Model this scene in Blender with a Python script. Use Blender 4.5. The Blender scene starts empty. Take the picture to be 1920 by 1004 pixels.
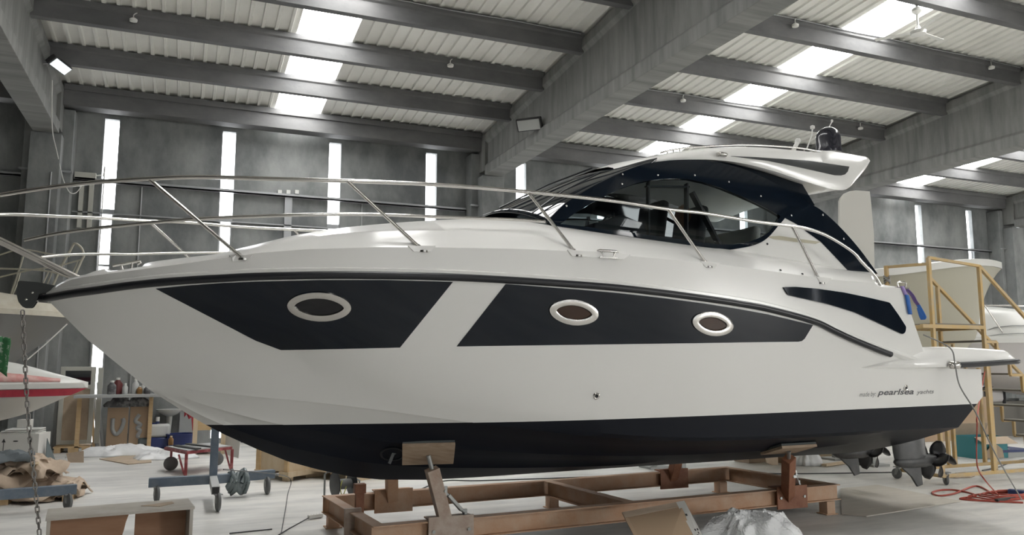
import bpy, bmesh, math, random
from mathutils import Vector, Matrix
from mathutils.bvhtree import BVHTree
from mathutils.geometry import delaunay_2d_cdt
random.seed(7)
R = math.radians
SC = bpy.context.scene
COL = SC.collection

# ------------------------------------------------------------------ camera
FPX = 1470.0                                   # focal length in pixels of the 1920 wide frame
EYE = Vector((0, 0, 1.85))
YAW, PITCH = R(22.5), math.atan((685 - 502) / FPX)
cd = bpy.data.cameras.new('camera')
cam = bpy.data.objects.new('camera', cd)
COL.objects.link(cam)
cd.sensor_width = 36.0
cd.lens = 36.0 * FPX / 1920.0
cd.clip_end = 300
cam.location = EYE
cam.rotation_euler = (math.pi / 2 + PITCH, 0, -YAW)
SC.camera = cam

# ------------------------------------------------------------------ daylight
w = bpy.data.worlds.new('world'); SC.world = w; w.use_nodes = True
nt = w.node_tree; nt.nodes.clear()
wo = nt.nodes.new('ShaderNodeOutputWorld'); bg = nt.nodes.new('ShaderNodeBackground')
bg.inputs[0].default_value = (0.93, 0.97, 1.0, 1); bg.inputs[1].default_value = 1.0
nt.links.new(bg.outputs[0], wo.inputs[0])
def area(name, loc, rot, sx, sy, energy, col=(1, 1, 1)):
    l = bpy.data.lights.new(name, 'AREA'); l.shape = 'RECTANGLE'; l.size = sx; l.size_y = sy
    l.energy = energy; l.color = col
    o = bpy.data.objects.new(name, l); COL.objects.link(o); o.location = loc; o.rotation_euler = rot
    return o
# fill lamps added for side light on the hull, unseen behind and far right
area('doorway_fill', (28, -19.6, 2.6), (R(90), 0, R(25)), 7, 4.6, 1500, (1, .985, .96))
area('side_fill', (58.5, 5, 2.8), (0, R(90), 0), 5, 12, 1500, (1, .97, .92))
SC.view_settings.view_transform = 'Standard'
SC.view_settings.look = 'None'
SC.view_settings.gamma = 1.0
SC.view_settings.use_curve_mapping = False
SC.view_settings.exposure = 0.42
SC.cycles.max_bounces = 8
SC.cycles.diffuse_bounces = 4
SC.cycles.caustics_reflective = False
SC.cycles.caustics_refractive = False
SC.cycles.sample_clamp_indirect = 6.0

# ------------------------------------------------------------------ measuring helpers
_fh = Vector((math.sin(YAW), math.cos(YAW), 0)); _r = Vector((math.cos(YAW), -math.sin(YAW), 0)); _z = Vector((0, 0, 1))
_f = _fh * math.cos(PITCH) + _z * math.sin(PITCH); _u = -_fh * math.sin(PITCH) + _z * math.cos(PITCH)
def ray(px, py): return _f + _r * ((px - 960) / FPX) + _u * ((502 - py) / FPX)
def on_plane(px, py, n, k):
    d = ray(px, py); n = Vector(n); t = (k - EYE.dot(n)) / d.dot(n); return EYE + d * t
def onX(px, py, X): return on_plane(px, py, (1, 0, 0), X)
def onY(px, py, Y): return on_plane(px, py, (0, 1, 0), Y)
def onZ(px, py, Z): return on_plane(px, py, (0, 0, 1), Z)
def at(px, py, dist):                         # a point 'dist' metres ahead of the eye
    d = ray(px, py); return EYE + d * (dist / d.dot(_fh))

# ------------------------------------------------------------------ mesh helpers
class MB:
    def __init__(s): s.v = []; s.f = []
    def add(s, vs, fs):
        n = len(s.v); s.v += [Vector(p) for p in vs]; s.f += [tuple(i + n for i in f) for f in fs]; return s
    def box(s, a, b):
        x0, y0, z0 = a; x1, y1, z1 = b
        return s.add([(x0,y0,z0),(x1,y0,z0),(x1,y1,z0),(x0,y1,z0),(x0,y0,z1),(x1,y0,z1),(x1,y1,z1),(x0,y1,z1)],
                     [(0,3,2,1),(4,5,6,7),(0,1,5,4),(1,2,6,5),(2,3,7,6),(3,0,4,7)])
    def obox(s, c, size, m=None):             # oriented box: centre, full size, 3x3 matrix
        m = m or Matrix.Identity(3); h = [q / 2 for q in size]; c = Vector(c)
        vs = [c + m @ Vector((x*h[0], y*h[1], z*h[2])) for z in (-1,1) for x, y in ((-1,-1),(1,-1),(1,1),(-1,1))]
        return s.add(vs, [(0,3,2,1),(4,5,6,7),(0,1,5,4),(1,2,6,5),(2,3,7,6),(3,0,4,7)])
    def bar(s, p, q, wd, ht, up=(0,0,1)):     # rectangular bar from p to q
        p, q = Vector(p), Vector(q); d = (q - p).normalized(); up = Vector(up)
        if abs(d.dot(up)) > .98: up = Vector((0,1,0))
        x = d.cross(up).normalized(); y = x.cross(d)
        vs = [e + x*(i*wd/2) + y*(j*ht/2) for e in (p, q) for i, j in ((-1,-1),(1,-1),(1,1),(-1,1))]
        return s.add(vs, [(0,3,2,1),(4,5,6,7),(0,1,5,4),(1,2,6,5),(2,3,7,6),(3,0,4,7)])
    def tube(s, pts, r, n=10, closed=False, caps=True):
        pts = [Vector(p) for p in pts]; N = len(pts); rr = r if isinstance(r, (list, tuple)) else [r]*N
        base = len(s.v); prev = None
        for i, p in enumerate(pts):
            if closed: d = pts[(i+1) % N] - pts[i-1]
            else: d = pts[min(i+1, N-1)] - pts[max(i-1, 0)]
            d.normalize()
            if prev is None:
                a = Vector((0,0,1)) if abs(d.z) < .9 else Vector((1,0,0)); x = d.cross(a).normalized()
            else: x = (prev - d*prev.dot(d)).normalized()
            prev = x; y = d.cross(x)
            for k in range(n):
                t = 2*math.pi*k/n; s.v.append(p + (x*math.cos(t) + y*math.sin(t))*rr[i])
        for i in range(N if closed else N-1):
            j = (i+1) % N
            for k in range(n):
                k2 = (k+1) % n; s.f.append((base+i*n+k, base+i*n+k2, base+j*n+k2, base+j*n+k))
        if caps and not closed:
            s.f.append(tuple(base+k for k in range(n))[::-1]); s.f.append(tuple(base+(N-1)*n+k for k in range(n)))
        return s
    def cyl(s, p, q, r, n=20, r2=None): return s.tube([p, q], [r, r if r2 is None else r2], n)
    def lathe(s, c, prof, n=24, axis=(0,0,1)):    # prof: (radius, height along axis)
        c = Vector(c); ax = Vector(axis).normalized(); a = Vector((1,0,0)) if abs(ax.x) < .9 else Vector((0,1,0))
        x = ax.cross(a).normalized(); y = ax.cross(x); base = len(s.v)
        for r, h in prof:
            for k in range(n):
                t = 2*math.pi*k/n; s.v.append(c + ax*h + (x*math.cos(t)+y*math.sin(t))*max(r, 1e-4))
        for i in range(len(prof)-1):
            for k in range(n):
                k2 = (k+1) % n; s.f.append((base+i*n+k, base+i*n+k2, base+(i+1)*n+k2, base+(i+1)*n+k))
        s.f.append(tuple(base+k for k in range(n))[::-1]); s.f.append(tuple(base+(len(prof)-1)*n+k for k in range(n)))
        return s
    def prism(s, poly, ext):                  # planar 3D polygon extruded by a vector
        poly = [Vector(p) for p in poly]; n = len(poly); e = Vector(ext)
        return s.add(poly + [p+e for p in poly], [tuple(range(n))[::-1], tuple(range(n, 2*n))] +
                     [(i, (i+1) % n, n+(i+1) % n, n+i) for i in range(n)])
    def grid(s, rows, flip=False, closed=False):      # rows of points lofted
        base = len(s.v); m = len(rows[0])
        for r_ in rows: s.v += [Vector(p) for p in r_]
        for i in range(len(rows)-1):
            for j in range(m if closed else m-1):
                j2 = (j+1) % m
                q = (base+i*m+j, base+i*m+j2, base+(i+1)*m+j2, base+(i+1)*m+j)
                s.f.append(q[::-1] if flip else q)
        return s
    def build(s, name, mat, parent=None, smooth=35, bevel=0, solid=0, offset=-1, sub=0, weld=False, fix=True):
        me = bpy.data.meshes.new(name)
        if parent is not None:
            inv = WM[parent.name].inverted(); W_ = WM[parent.name]
        else:
            lo = [min(v[i] for v in s.v) for i in range(3)]; hi = [max(v[i] for v in s.v) for i in range(3)]
            W_ = Matrix.Translation(((lo[0]+hi[0])/2, (lo[1]+hi[1])/2, lo[2])); inv = W_.inverted()
        me.from_pydata([tuple(inv @ v) for v in s.v], [], s.f)
        if weld or fix:
            b = bmesh.new(); b.from_mesh(me)
            if weld: bmesh.ops.remove_doubles(b, verts=b.verts, dist=1e-4)
            bmesh.ops.recalc_face_normals(b, faces=b.faces)
            b.to_mesh(me); b.free()
        if smooth:
            me.polygons.foreach_set('use_smooth', [True]*len(me.polygons)); me.set_sharp_from_angle(angle=R(smooth))
        me.materials.append(mat)
        o = bpy.data.objects.new(name, me); COL.objects.link(o)
        if parent is not None:
            o.parent = parent
        else:
            o.matrix_world = W_
        WM[o.name] = W_
        if sub:
            md = o.modifiers.new('sub', 'SUBSURF'); md.levels = md.render_levels = sub
        if solid:
            md = o.modifiers.new('solid', 'SOLIDIFY'); md.thickness = solid; md.offset = offset
        if bevel:
            md = o.modifiers.new('bevel', 'BEVEL'); md.width = bevel; md.segments = 2; md.limit_method = 'ANGLE'
        return o
WM = {}                                        # world matrix of each thing (its parts share it)
def tag(o, label=None, cat=None, group=None, kind=None):
    if label: o['label'] = label
    if cat: o['category'] = cat
    if group: o['group'] = group
    if kind: o['kind'] = kind
    return o
def empty(name, loc, rz=0.0, label=None, cat=None, group=None):
    o = bpy.data.objects.new(name, None); COL.objects.link(o); o.empty_display_size = .2
    m = Matrix.Translation(Vector(loc)) @ Matrix.Rotation(rz, 4, 'Z')
    o.matrix_world = m; WM[o.name] = m
    return tag(o, label, cat, group)
def copy_tree(o, parent=None, mat=None):       # a thing, its parts and sub-parts; mat = new world matrix
    c = o.copy(); COL.objects.link(c)
    if parent is not None: c.parent = parent
    elif mat is not None: c.matrix_world = mat; WM[c.name] = mat.copy()
    for ch in [q for q in bpy.data.objects if q.parent == o]: copy_tree(ch, c)
    return c
def structure(o): o['kind'] = 'structure'; return o
def rotm(ax, ang): return Matrix.Rotation(ang, 3, ax)
def smoothpath(pts, n=8, closed=False):        # Catmull-Rom through the points
    P = [Vector(p) for p in pts]; N = len(P); out = []
    for i in range(N if closed else N-1):
        g = (lambda k: P[k % N]) if closed else (lambda k: P[max(0, min(N-1, k))])
        p0, p1, p2, p3 = g(i-1), g(i), g(i+1), g(i+2)
        for k in range(n):
            t = k/n
            out.append(.5*((2*p1) + (p2-p0)*t + (2*p0-5*p1+4*p2-p3)*t*t + (3*p1-p0-3*p2+p3)*t**3))
    if not closed: out.append(P[-1])
    return out
def interp(tab, x):                            # piecewise linear through (x, y) pairs
    if x <= tab[0][0]: return tab[0][1]
    for (x0, y0), (x1, y1) in zip(tab, tab[1:]):
        if x <= x1: return y0 + (y1-y0)*(x-x0)/(x1-x0)
    return tab[-1][1]
def sinterp(tab, x):                           # smooth (monotone-ish cubic) through (x, y) pairs
    n = len(tab)
    if x <= tab[0][0]: return tab[0][1]
    if x >= tab[-1][0]: return tab[-1][1]
    i = max(k for k in range(n-1) if tab[k][0] <= x)
    def sl(k):
        a, b = tab[max(0, k-1)], tab[min(n-1, k+1)]; return (b[1]-a[1])/(b[0]-a[0])
    x0, y0 = tab[i]; x1, y1 = tab[i+1]; h = x1-x0; t = (x-x0)/h
    return (2*t**3-3*t*t+1)*y0 + (t**3-2*t*t+t)*h*sl(i) + (-2*t**3+3*t*t)*y1 + (t**3-t*t)*h*sl(i+1)

# ------------------------------------------------------------------ materials
MT = {}
def mat(name, col, rough=.5, metal=0.0, coat=0.0, noise=None, bump=0.0, bscale=60, spec=.5, alpha=1.0, emit=None, es=0, trans=0):
    """noise = (scale, colour2, low, high[, (sx, sy, sz)])"""
    m = bpy.data.materials.new(name); m.use_nodes = True; n = m.node_tree; b = n.nodes['Principled BSDF']
    b.inputs['Base Color'].default_value = (*col, 1); b.inputs['Roughness'].default_value = rough
    b.inputs['Metallic'].default_value = metal; b.inputs['Coat Weight'].default_value = coat
    b.inputs['Coat Roughness'].default_value = .04
    b.inputs['Specular IOR Level'].default_value = spec; b.inputs['Alpha'].default_value = alpha
    if trans: b.inputs['Transmission Weight'].default_value = trans
    if emit:
        b.inputs['Emission Color'].default_value = (*emit, 1); b.inputs['Emission Strength'].default_value = es
    tc = None
    def coords(sc=(1,1,1)):
        tc = n.nodes.new('ShaderNodeTexCoord'); mp = n.nodes.new('ShaderNodeMapping'); mp.inputs['Scale'].default_value = sc
        geo = n.nodes.new('ShaderNodeNewGeometry')
        n.links.new(geo.outputs['Position'], mp.inputs[0]); return mp.outputs[0]
    if noise:
        vec = coords(noise[4] if len(noise) > 4 else (1,1,1))
        t = n.nodes.new('ShaderNodeTexNoise'); t.inputs['Scale'].default_value = noise[0]; t.inputs['Detail'].default_value = 8
        t.inputs['Roughness'].default_value = .62
        n.links.new(vec, t.inputs['Vector'])
        rp = n.nodes.new('ShaderNodeValToRGB'); rp.color_ramp.elements[0].position = noise[2]; rp.color_ramp.elements[1].position = noise[3]
        rp.color_ramp.elements[0].color = (*col, 1); rp.color_ramp.elements[1].color = (*noise[1], 1)
        n.links.new(t.outputs['Fac'], rp.inputs[0]); n.links.new(rp.outputs[0], b.inputs['Base Color'])
    if bump:
        t2 = n.nodes.new('ShaderNodeTexNoise'); t2.inputs['Scale'].default_value = bscale; t2.inputs['Detail'].default_value = 5
        n.links.new(coords(), t2.inputs['Vector'])
        bp = n.nodes.new('ShaderNodeBump'); bp.inputs['Strength'].default_value = bump; bp.inputs['Distance'].default_value = .02
        n.links.new(t2.outputs['Fac'], bp.inputs['Height']); n.links.new(bp.outputs[0], b.inputs['Normal'])
    MT[name] = m; return m
# ================================================================== THE HALL
# X runs along the slotted long wall, Y into the depth; the girders span along Y
WY = 20.2                                      # inner face of the long wall
GX = [-13.45, -3.05, 7.45, 17.9, 28.35, 38.8]  # girder axes
def roof_z(y): return 8.15 + .075*(19.8 - y) if y > 0 else 8.15 + .075*(19.8 + y)     # ridge over Y = 0
Y0 = -20.0
YS = [20.5, 0.0, -20.0]                        # eaves, ridge, eaves
mat('concrete_floor', (.56, .555, .54), .5, noise=(.55, (.74, .735, .71), .35, .68, (1, 2.2, 1)), bump=.08, bscale=3)
# darker scuffs and dust streaks over the floor
def floor_marks():
    m = MT['concrete_floor']; n = m.node_tree; b = n.nodes['Principled BSDF']
    src = b.inputs['Base Color'].links[0].from_socket
    geo = n.nodes.new('ShaderNodeNewGeometry')
    mp = n.nodes.new('ShaderNodeMapping'); mp.inputs['Rotation'].default_value = (0, 0, R(12)); mp.inputs['Scale'].default_value = (.6, 2.4, 1)
    n.links.new(geo.outputs['Position'], mp.inputs[0])
    t = n.nodes.new('ShaderNodeTexNoise'); t.inputs['Scale'].default_value = 1.1; t.inputs['Detail'].default_value = 9; t.inputs['Roughness'].default_value = .7
    n.links.new(mp.outputs[0], t.inputs['Vector'])
    rp = n.nodes.new('ShaderNodeValToRGB'); rp.color_ramp.elements[0].position = .36; rp.color_ramp.elements[1].position = .62
    rp.color_ramp.elements[0].color = (.80, .80, .80, 1); rp.color_ramp.elements[1].color = (1.10, 1.09, 1.07, 1)
    n.links.new(t.outputs['Fac'], rp.inputs[0])
    mx = n.nodes.new('ShaderNodeMix'); mx.data_type = 'RGBA'; mx.blend_type = 'MULTIPLY'; mx.inputs[0].default_value = 1
    n.links.new(src, mx.inputs[6]); n.links.new(rp.outputs[0], mx.inputs[7]); n.links.new(mx.outputs[2], b.inputs['Base Color'])
floor_marks()
mat('wall_concrete', (.145, .155, .158), .85, noise=(.75, (.31, .32, .315), .36, .64, (1.3, 1, .7)), bump=.35, bscale=7)
mat('girder_concrete', (.16, .165, .16), .8, noise=(1.1, (.30, .30, .29), .30, .72, (.4, 4, .5)), bump=.3, bscale=9)
mat('purlin_concrete', (.10, .102, .105), .75, noise=(1.6, (.18, .18, .18), .3, .75, (.5, 1, 1)), bump=.15, bscale=12)
mat('roof_sheet', (.90, .895, .85), .55, noise=(.8, (.80, .795, .75), .4, .7))
mat('daylight_panel', (.8, .85, .9), .6, emit=(.97, .985, 1.0), es=5.0)
mat('roof_daylight_panel', (.9, .9, .9), .6, emit=(1, .99, .97), es=11.5)
mat('galvanised', (.42, .43, .44), .45, metal=.6)
mat('white_plastic', (.75, .75, .72), .45)
mat('ivory_paint', (.52, .52, .47), .5)

structure(MB().box((-30, Y0-6, -.3), (66, WY+.6, 0)).build('floor', MT['concrete_floor'], smooth=0))
SLITS = []
for gi in range(len(GX)-1):
    for k in range(4):
        SLITS.append(GX[gi] + 1.20 + 2.61*k + (0 if gi != 1 else 0))
# long wall with its slots: one mesh, real openings closed by translucent strips
wb = MB(); xs = -26
for i, sx in enumerate(SLITS):
    wb.box((xs, WY, 0), (sx-.155, WY+.25, 8.4)); xs = sx+.155
    wb.box((sx-.155, WY, 7.62), (sx+.155, WY+.25, 8.4)); wb.box((sx-.155, WY, 0), (sx+.155, WY+.25, .12))
wb.box((xs, WY, 0), (60, WY+.25, 8.4))
# shallow vertical joints between the cast panels
structure(wb.build('wall_back', MT['wall_concrete'], smooth=0))
for i, sx in enumerate(SLITS):
    p = MB().box((sx-.155, WY+.15, 5.46), (sx+.155, WY+.17, 7.62)).box((sx-.115, WY+.15, .12), (sx+.115, WY+.17, 5.36))
    wo_ = structure(p.build('window_%d' % (i+1), MT['daylight_panel'], smooth=0))
    fr = MB().box((sx-.155, WY+.02, 5.36), (sx+.155, WY+.2, 5.46)).box((sx-.155, WY+.02, .12), (sx-.115, WY+.2, 5.36)).box((sx+.115, WY+.02, .12), (sx+.155, WY+.2, 5.36))
    fr.box((sx-.115, WY+.08, 4.12), (sx+.115, WY+.2, 4.17))
    fr.build('window_frame', MT['galvanised'], wo_, smooth=0)
# side walls far off; both are closed, the unseen side behind has one doorway
structure(MB().box((-26.3, Y0, 0), (-26, WY+.25, 9.5)).build('wall_left', MT['wall_concrete'], smooth=0))
structure(MB().box((60, Y0, 0), (60.3, WY+.25, 9.5)).build('wall_right', MT['wall_concrete'], smooth=0))

m = MB(); xs = -26
for sx in [q for q in SLITS if 0 < q < 24 or q > 32]:
    m.box((xs, Y0-.25, 0), (sx-.155, Y0, 9)).box((sx-.155, Y0-.25, 7.6), (sx+.155, Y0, 9)).box((sx-.155, Y0-.25, 0), (sx+.155, Y0, .12)); xs = sx+.155
    if sx < 24 < sx+2.7: m.box((xs, Y0-.25, 0), (24, Y0, 9)).box((24, Y0-.25, 5), (32, Y0, 9)); xs = 32
m.box((xs, Y0-.25, 0), (60, Y0, 9))
structure(m.build('wall_front', MT['wall_concrete'], smooth=0))
for i, sx in enumerate(q for q in SLITS if 0 < q < 24 or q > 32):
    structure(MB().box((sx-.155, Y0-.17, .12), (sx+.155, Y0-.15, 7.6)).build('window_%d' % (60+i), MT['daylight_panel'], smooth=0))

# corrugated roof sheets; translucent strips in the middle of each bay
SKY = [(g+5.0 - .08, g+5.0+.88) for g in GX[1:-1]]
def roof():
    prof = []; x = -26.0; pitch = .2555
    while x < 60:
        for dx, dz in ((0, 0), (.012, -.042), (.042, -.042), (.055, 0)): prof.append((x+dx, dz))
        x += pitch
    m = MB(); segs = []; cur = []
    for x, dz in prof:
        inside = any(a-.02 < x < b+.02 for a, b in SKY)
        if inside:
            if cur: segs.append(cur); cur = []
        else: cur.append((x, dz))
    segs.append(cur)
    for sgm in segs:
        m.grid([[(x, y, roof_z(y)+dz+.05) for x, dz in sgm] for y in YS])
    for a, b in SKY:                            # plain sheet added over the unseen ridge, so the arch mirrors no strip
        m.grid([[(a-.2, y, roof_z(y)+.06), (b+.2, y, roof_z(y)+.06)] for y in (3.6, 0, -3.6)])
    return m
rf = structure(roof().build('ceiling', MT['roof_sheet'], smooth=0, solid=.02, offset=1, fix=False))
for i, (a, b) in enumerate(SKY):
    m = MB()
    for y0, y1 in ((20.4, 3.5), (-3.5, Y0)):                # the strips stop short of the ridge
        m.prism([(a-.1, y0, roof_z(y0)+.03), (b+.1, y0, roof_z(y0)+.03), (b+.1, y1, roof_z(y1)+.03), (a-.1, y1, roof_z(y1)+.03)], (0, 0, .03))
    structure(m.build('window_%d' % (len(SLITS)+i+1), MT['roof_daylight_panel'], smooth=0))
# girders, purlins, wall beam, pillars
tn = 1
for gx in GX:
    m = MB()
    zb = 6.92
    def sect(y, zt): return [(gx-.25, y, zb), (gx+.25, y, zb), (gx+.25, y, zb+.26), (gx+.17, y, zb+.34), (gx+.17, y, zt-.28), (gx+.25, y, zt-.2), (gx+.25, y, zt), (gx-.25, y, zt), (gx-.25, y, zt-.2), (gx-.17, y, zt-.28), (gx-.17, y, zb+.34), (gx-.25, y, zb+.26)]
    for ya, yb in ((19.3, 0), (0, Y0)):
        a, b = sect(ya, roof_z(ya)-.12), sect(yb, roof_z(yb)-.12)
        m.add(a+b, [tuple(range(12)), tuple(range(12, 24))[::-1]] + [(i, i+12, (i+1) % 12+12, (i+1) % 12) for i in range(12)])
    m.box((gx-.25, 19.3, 7.05), (gx+.25, 19.75, roof_z(19.3)-.12))
    structure(m.build('trim_%d' % tn, MT['girder_concrete'], smooth=0, bevel=.01)); tn += 1
    m = MB().box((gx-.48, 19.72, 0), (gx+.48, WY, 7.6)).box((gx-.3, 19.35, 0), (gx+.3, 19.72, 6.92))
    structure(m.build('trim_%d' % tn, MT['wall_concrete'], smooth=0, bevel=.01)); tn += 1
PY = [17.62, 15.68, 13.74, 11.8, 9.86, 7.92, 5.98, 4.04, 2.1, .16, -1.78, -3.7, -5.6, -7.6, -9.5, -11.5, -13.4, -15.3, -17.3]
for gi in range(-1, len(GX)):
    xa = GX[gi] if gi >= 0 else -26; xb = GX[gi+1] if gi+1 < len(GX) else 60
    g0, g1 = (.2 if gi >= 0 else 0), (.2 if gi+1 < len(GX) else 0)
    for py in PY:
        zt = roof_z(py)+.0; h = .40
        s_ = [(py-.08, zt-h), (py+.08, zt-h), (py+.10, zt-.13), (py+.14, zt-.10), (py+.14, zt), (py-.14, zt), (py-.14, zt-.10), (py-.10, zt-.13)]
        m = MB().prism([(xa+g0, y, z) for y, z in s_], (xb-xa-g0-g1, 0, 0))
        structure(m.build('trim_%d' % tn, MT['purlin_concrete'], smooth=0)); tn += 1
    m = MB().box((xa+g0+.05, 19.55, 7.66), (xb-g1-.05, 19.95, 8.12)).box((xa+g0+.05, 19.5, 8.0), (xb-g1-.05, 19.55, 8.14))
    structure(m.build('trim_%d' % tn, MT['purlin_concrete'], smooth=0, bevel=.008)); tn += 1
# ================================================================== THE YACHT
# boat frame: x aft from the bow tip, y athwart (negative = port, the side we see), z up from the floor
BA = R(2.3)
_bu = Vector((math.cos(BA), math.sin(BA), 0)); _bv = Vector((-math.sin(BA), math.cos(BA), 0))
BO = _bu*(-.85) + _bv*7.94
BM = Matrix.Translation(BO) @ Matrix.Rotation(BA, 4, 'Z'); BMI = BM.inverted()
EB = BMI @ EYE
def brayd(px, py): return (BMI.to_3x3() @ ray(px, py))
def hit(px, py, S):                             # where the sight line meets the side surface y = -S(x, z)
    d = brayd(px, py)
    def g(t): p = EB + d*t; return p.y + S(p.x, p.z)
    t0 = 2.0; g0 = g(t0); t = t0
    while t < 30:
        t1 = t + .25; g1 = g(t1)
        if g0 <= 0 < g1:
            lo, hi = t, t1
            for _ in range(40):
                m = (lo+hi)/2
                if g(m) > 0: hi = m
                else: lo = m
            return EB + d*hi
        t, g0 = t1, g1
    return EB + d*(abs(EB.y)/d.y)
def bY(px, py, y): d = brayd(px, py); return EB + d*((y-EB.y)/d.y)
def bX(px, py, x): d = brayd(px, py); return EB + d*((x-EB.x)/d.x)
def curve(pix, S, dens=8, smooth=True):
    if smooth:
        q = smoothpath([(a, b, 0) for a, b in pix], dens); pix = [(p.x, p.y) for p in q]
    pts = [hit(a, b, S) for a, b in pix]; out = [pts[0]]
    for p in pts[1:]:
        if p.x > out[-1].x + 1e-4: out.append(p)
    return out
def tab(pts): return [(p.x, p.z) for p in pts]
def T(t): return lambda x, z=0: sinterp(t, x)
yacht = empty('motor_yacht', BO, BA, 'white motor yacht with navy bottom and dark hull windows, propped on the rusty steel cradle', 'boat')
def BW(p): return BM @ Vector(p)
def bbuild(mb, name, mt, parent=None, mirror=False, twin=False, **k):
    """builds a yacht part given in boat coordinates; mirror adds the starboard half to the same mesh, twin builds a second part"""
    def go(par, sg):
        m2 = MB(); m2.v = [BM @ Vector((v.x, v.y*sg, v.z)) for v in mb.v]; m2.f = list(mb.f) if sg > 0 else [f[::-1] for f in mb.f]
        if mirror:
            n = len(m2.v); m2.v += [BM @ Vector((v.x, -v.y, v.z)) for v in mb.v]; m2.f += [tuple(i+n for i in f)[::-1] for f in mb.f]
        return m2.build(name, mt, par, **k)
    parent = parent or yacht
    if twin:
        p2 = TWIN.get(parent.name, parent); a = go(parent, 1); b = go(p2, -1); TWIN[a.name] = b; return a
    return go(parent, 1)
TWIN = {}

mat('gelcoat', (.82, .815, .79), .18, coat=0, spec=.45)
mat('navy_gloss', (.0040, .0080, .0150), .05, coat=0, spec=.38)
mat('black_rubber', (.012, .013, .017), .35)
mat('stainless', (.62, .60, .57), .16, metal=1.0)
mat('dark_glass', (.010, .013, .018), .03, coat=.3, spec=.6)
mat('dark_insert', (.045, .048, .05), .35)
mat('cream_trim', (.55, .55, .52), .6)
mat('black_cloth', (.012, .014, .02), .7)
# tinted window glass one can look through
g = bpy.data.materials.new('tinted_glass'); g.use_nodes = True; n_ = g.node_tree; n_.nodes.clear()
o_ = n_.nodes.new('ShaderNodeOutputMaterial'); mx_ = n_.nodes.new('ShaderNodeMixShader'); fr_ = n_.nodes.new('ShaderNodeFresnel'); fr_.inputs[0].default_value = 1.22
tr_ = n_.nodes.new('ShaderNodeBsdfTransparent'); tr_.inputs[0].default_value = (.72, .76, .77, 1)
gl_ = n_.nodes.new('ShaderNodeBsdfGlossy'); gl_.inputs[0].default_value = (.9, .9, .9, 1); gl_.inputs[1].default_value = .02
n_.links.new(fr_.outputs[0], mx_.inputs[0]); n_.links.new(tr_.outputs[0], mx_.inputs[1]); n_.links.new(gl_.outputs[0], mx_.inputs[2]); n_.links.new(mx_.outputs[0], o_.inputs[0])
MT['tinted_glass'] = g
# hull paint: white gelcoat over a straight-edged navy antifouling line
m = mat('hull_paint', (.82, .815, .79), .18, coat=0, spec=.45)
n_ = m.node_tree; b_ = n_.nodes['Principled BSDF']
tc_ = n_.nodes.new('ShaderNodeTexCoord'); sp_ = n_.nodes.new('ShaderNodeSeparateXYZ'); n_.links.new(tc_.outputs['Object'], sp_.inputs[0])
# height of the paint line as a function of x (a straight line measured at both ends)
ZL0, ZL1 = 1.30, 1.36
ma_ = n_.nodes.new('ShaderNodeMath'); ma_.operation = 'MULTIPLY_ADD'; ma_.inputs[1].default_value = 0.0; ma_.inputs[2].default_value = 0.0
cmp_ = n_.nodes.new('ShaderNodeMath'); cmp_.operation = 'GREATER_THAN'
n_.links.new(sp_.outputs[0], ma_.inputs[0])
n_.links.new(sp_.outputs[2], cmp_.inputs[0]); n_.links.new(ma_.outputs[0], cmp_.inputs[1])
mxc = n_.nodes.new('ShaderNodeMix'); mxc.data_type = 'RGBA'; mxc.inputs[6].default_value = (.0055, .0075, .013, 1); mxc.inputs[7].default_value = (.82, .815, .79, 1)
n_.links.new(cmp_.outputs[0], mxc.inputs[0]); n_.links.new(mxc.outputs[2], b_.inputs['Base Color'])
ms_ = n_.nodes.new('ShaderNodeMix'); ms_.inputs[2].default_value = .22; ms_.inputs[3].default_value = .45
n_.links.new(cmp_.outputs[0], ms_.inputs[0]); n_.links.new(ms_.outputs[0], b_.inputs['Specular IOR Level'])
mr_ = n_.nodes.new('ShaderNodeMix'); mr_.inputs[2].default_value = .42; mr_.inputs[3].default_value = .16
n_.links.new(cmp_.outputs[0], mr_.inputs[0]); n_.links.new(mr_.outputs[0], b_.inputs['Roughness'])
mk_ = n_.nodes.new('ShaderNodeMix'); mk_.inputs[2].default_value = 0.0; mk_.inputs[3].default_value = 0.0
n_.links.new(cmp_.outputs[0], mk_.inputs[0]); 

# ---- half breadths
SH = T([(0,0),(.06,.13),(.15,.28),(.4,.56),(.8,.87),(1.3,1.12),(2,1.34),(3,1.51),(4,1.60),(5,1.65),(6,1.67),(7.5,1.66),(10.5,1.62)])
CH = T([(.78,0),(1.0,.12),(1.3,.29),(1.8,.54),(2.6,.84),(3.5,1.08),(4.5,1.26),(5.5,1.37),(7,1.43),(10,1.43)])
KN = T([(.2,0),(.5,.2),(.9,.43),(1.5,.68),(2.2,.90),(3,1.09),(4,1.28),(5,1.41),(6,1.49),(7.5,1.53),(10.5,1.53)])
D1S = lambda x, z=0: max(.0, SH(x) - interp([(0,0),(.5,.0),(1.2,-.005),(3,-.005),(9,.0)], x))
D2S = lambda x, z=0: max(.0, SH(x) - interp([(0,.02),(.5,.08),(1.2,.13),(3,.15),(5,.22),(8,.24),(8.8,.15)], x))
R3S = lambda x, z=0: max(.0, SH(x) - interp([(0,.04),(.5,.25),(1.2,.55),(2.5,.72),(3.6,.62),(4.4,.50),(5.2,.47),(8,.43),(8.8,.26)], x))
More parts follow.
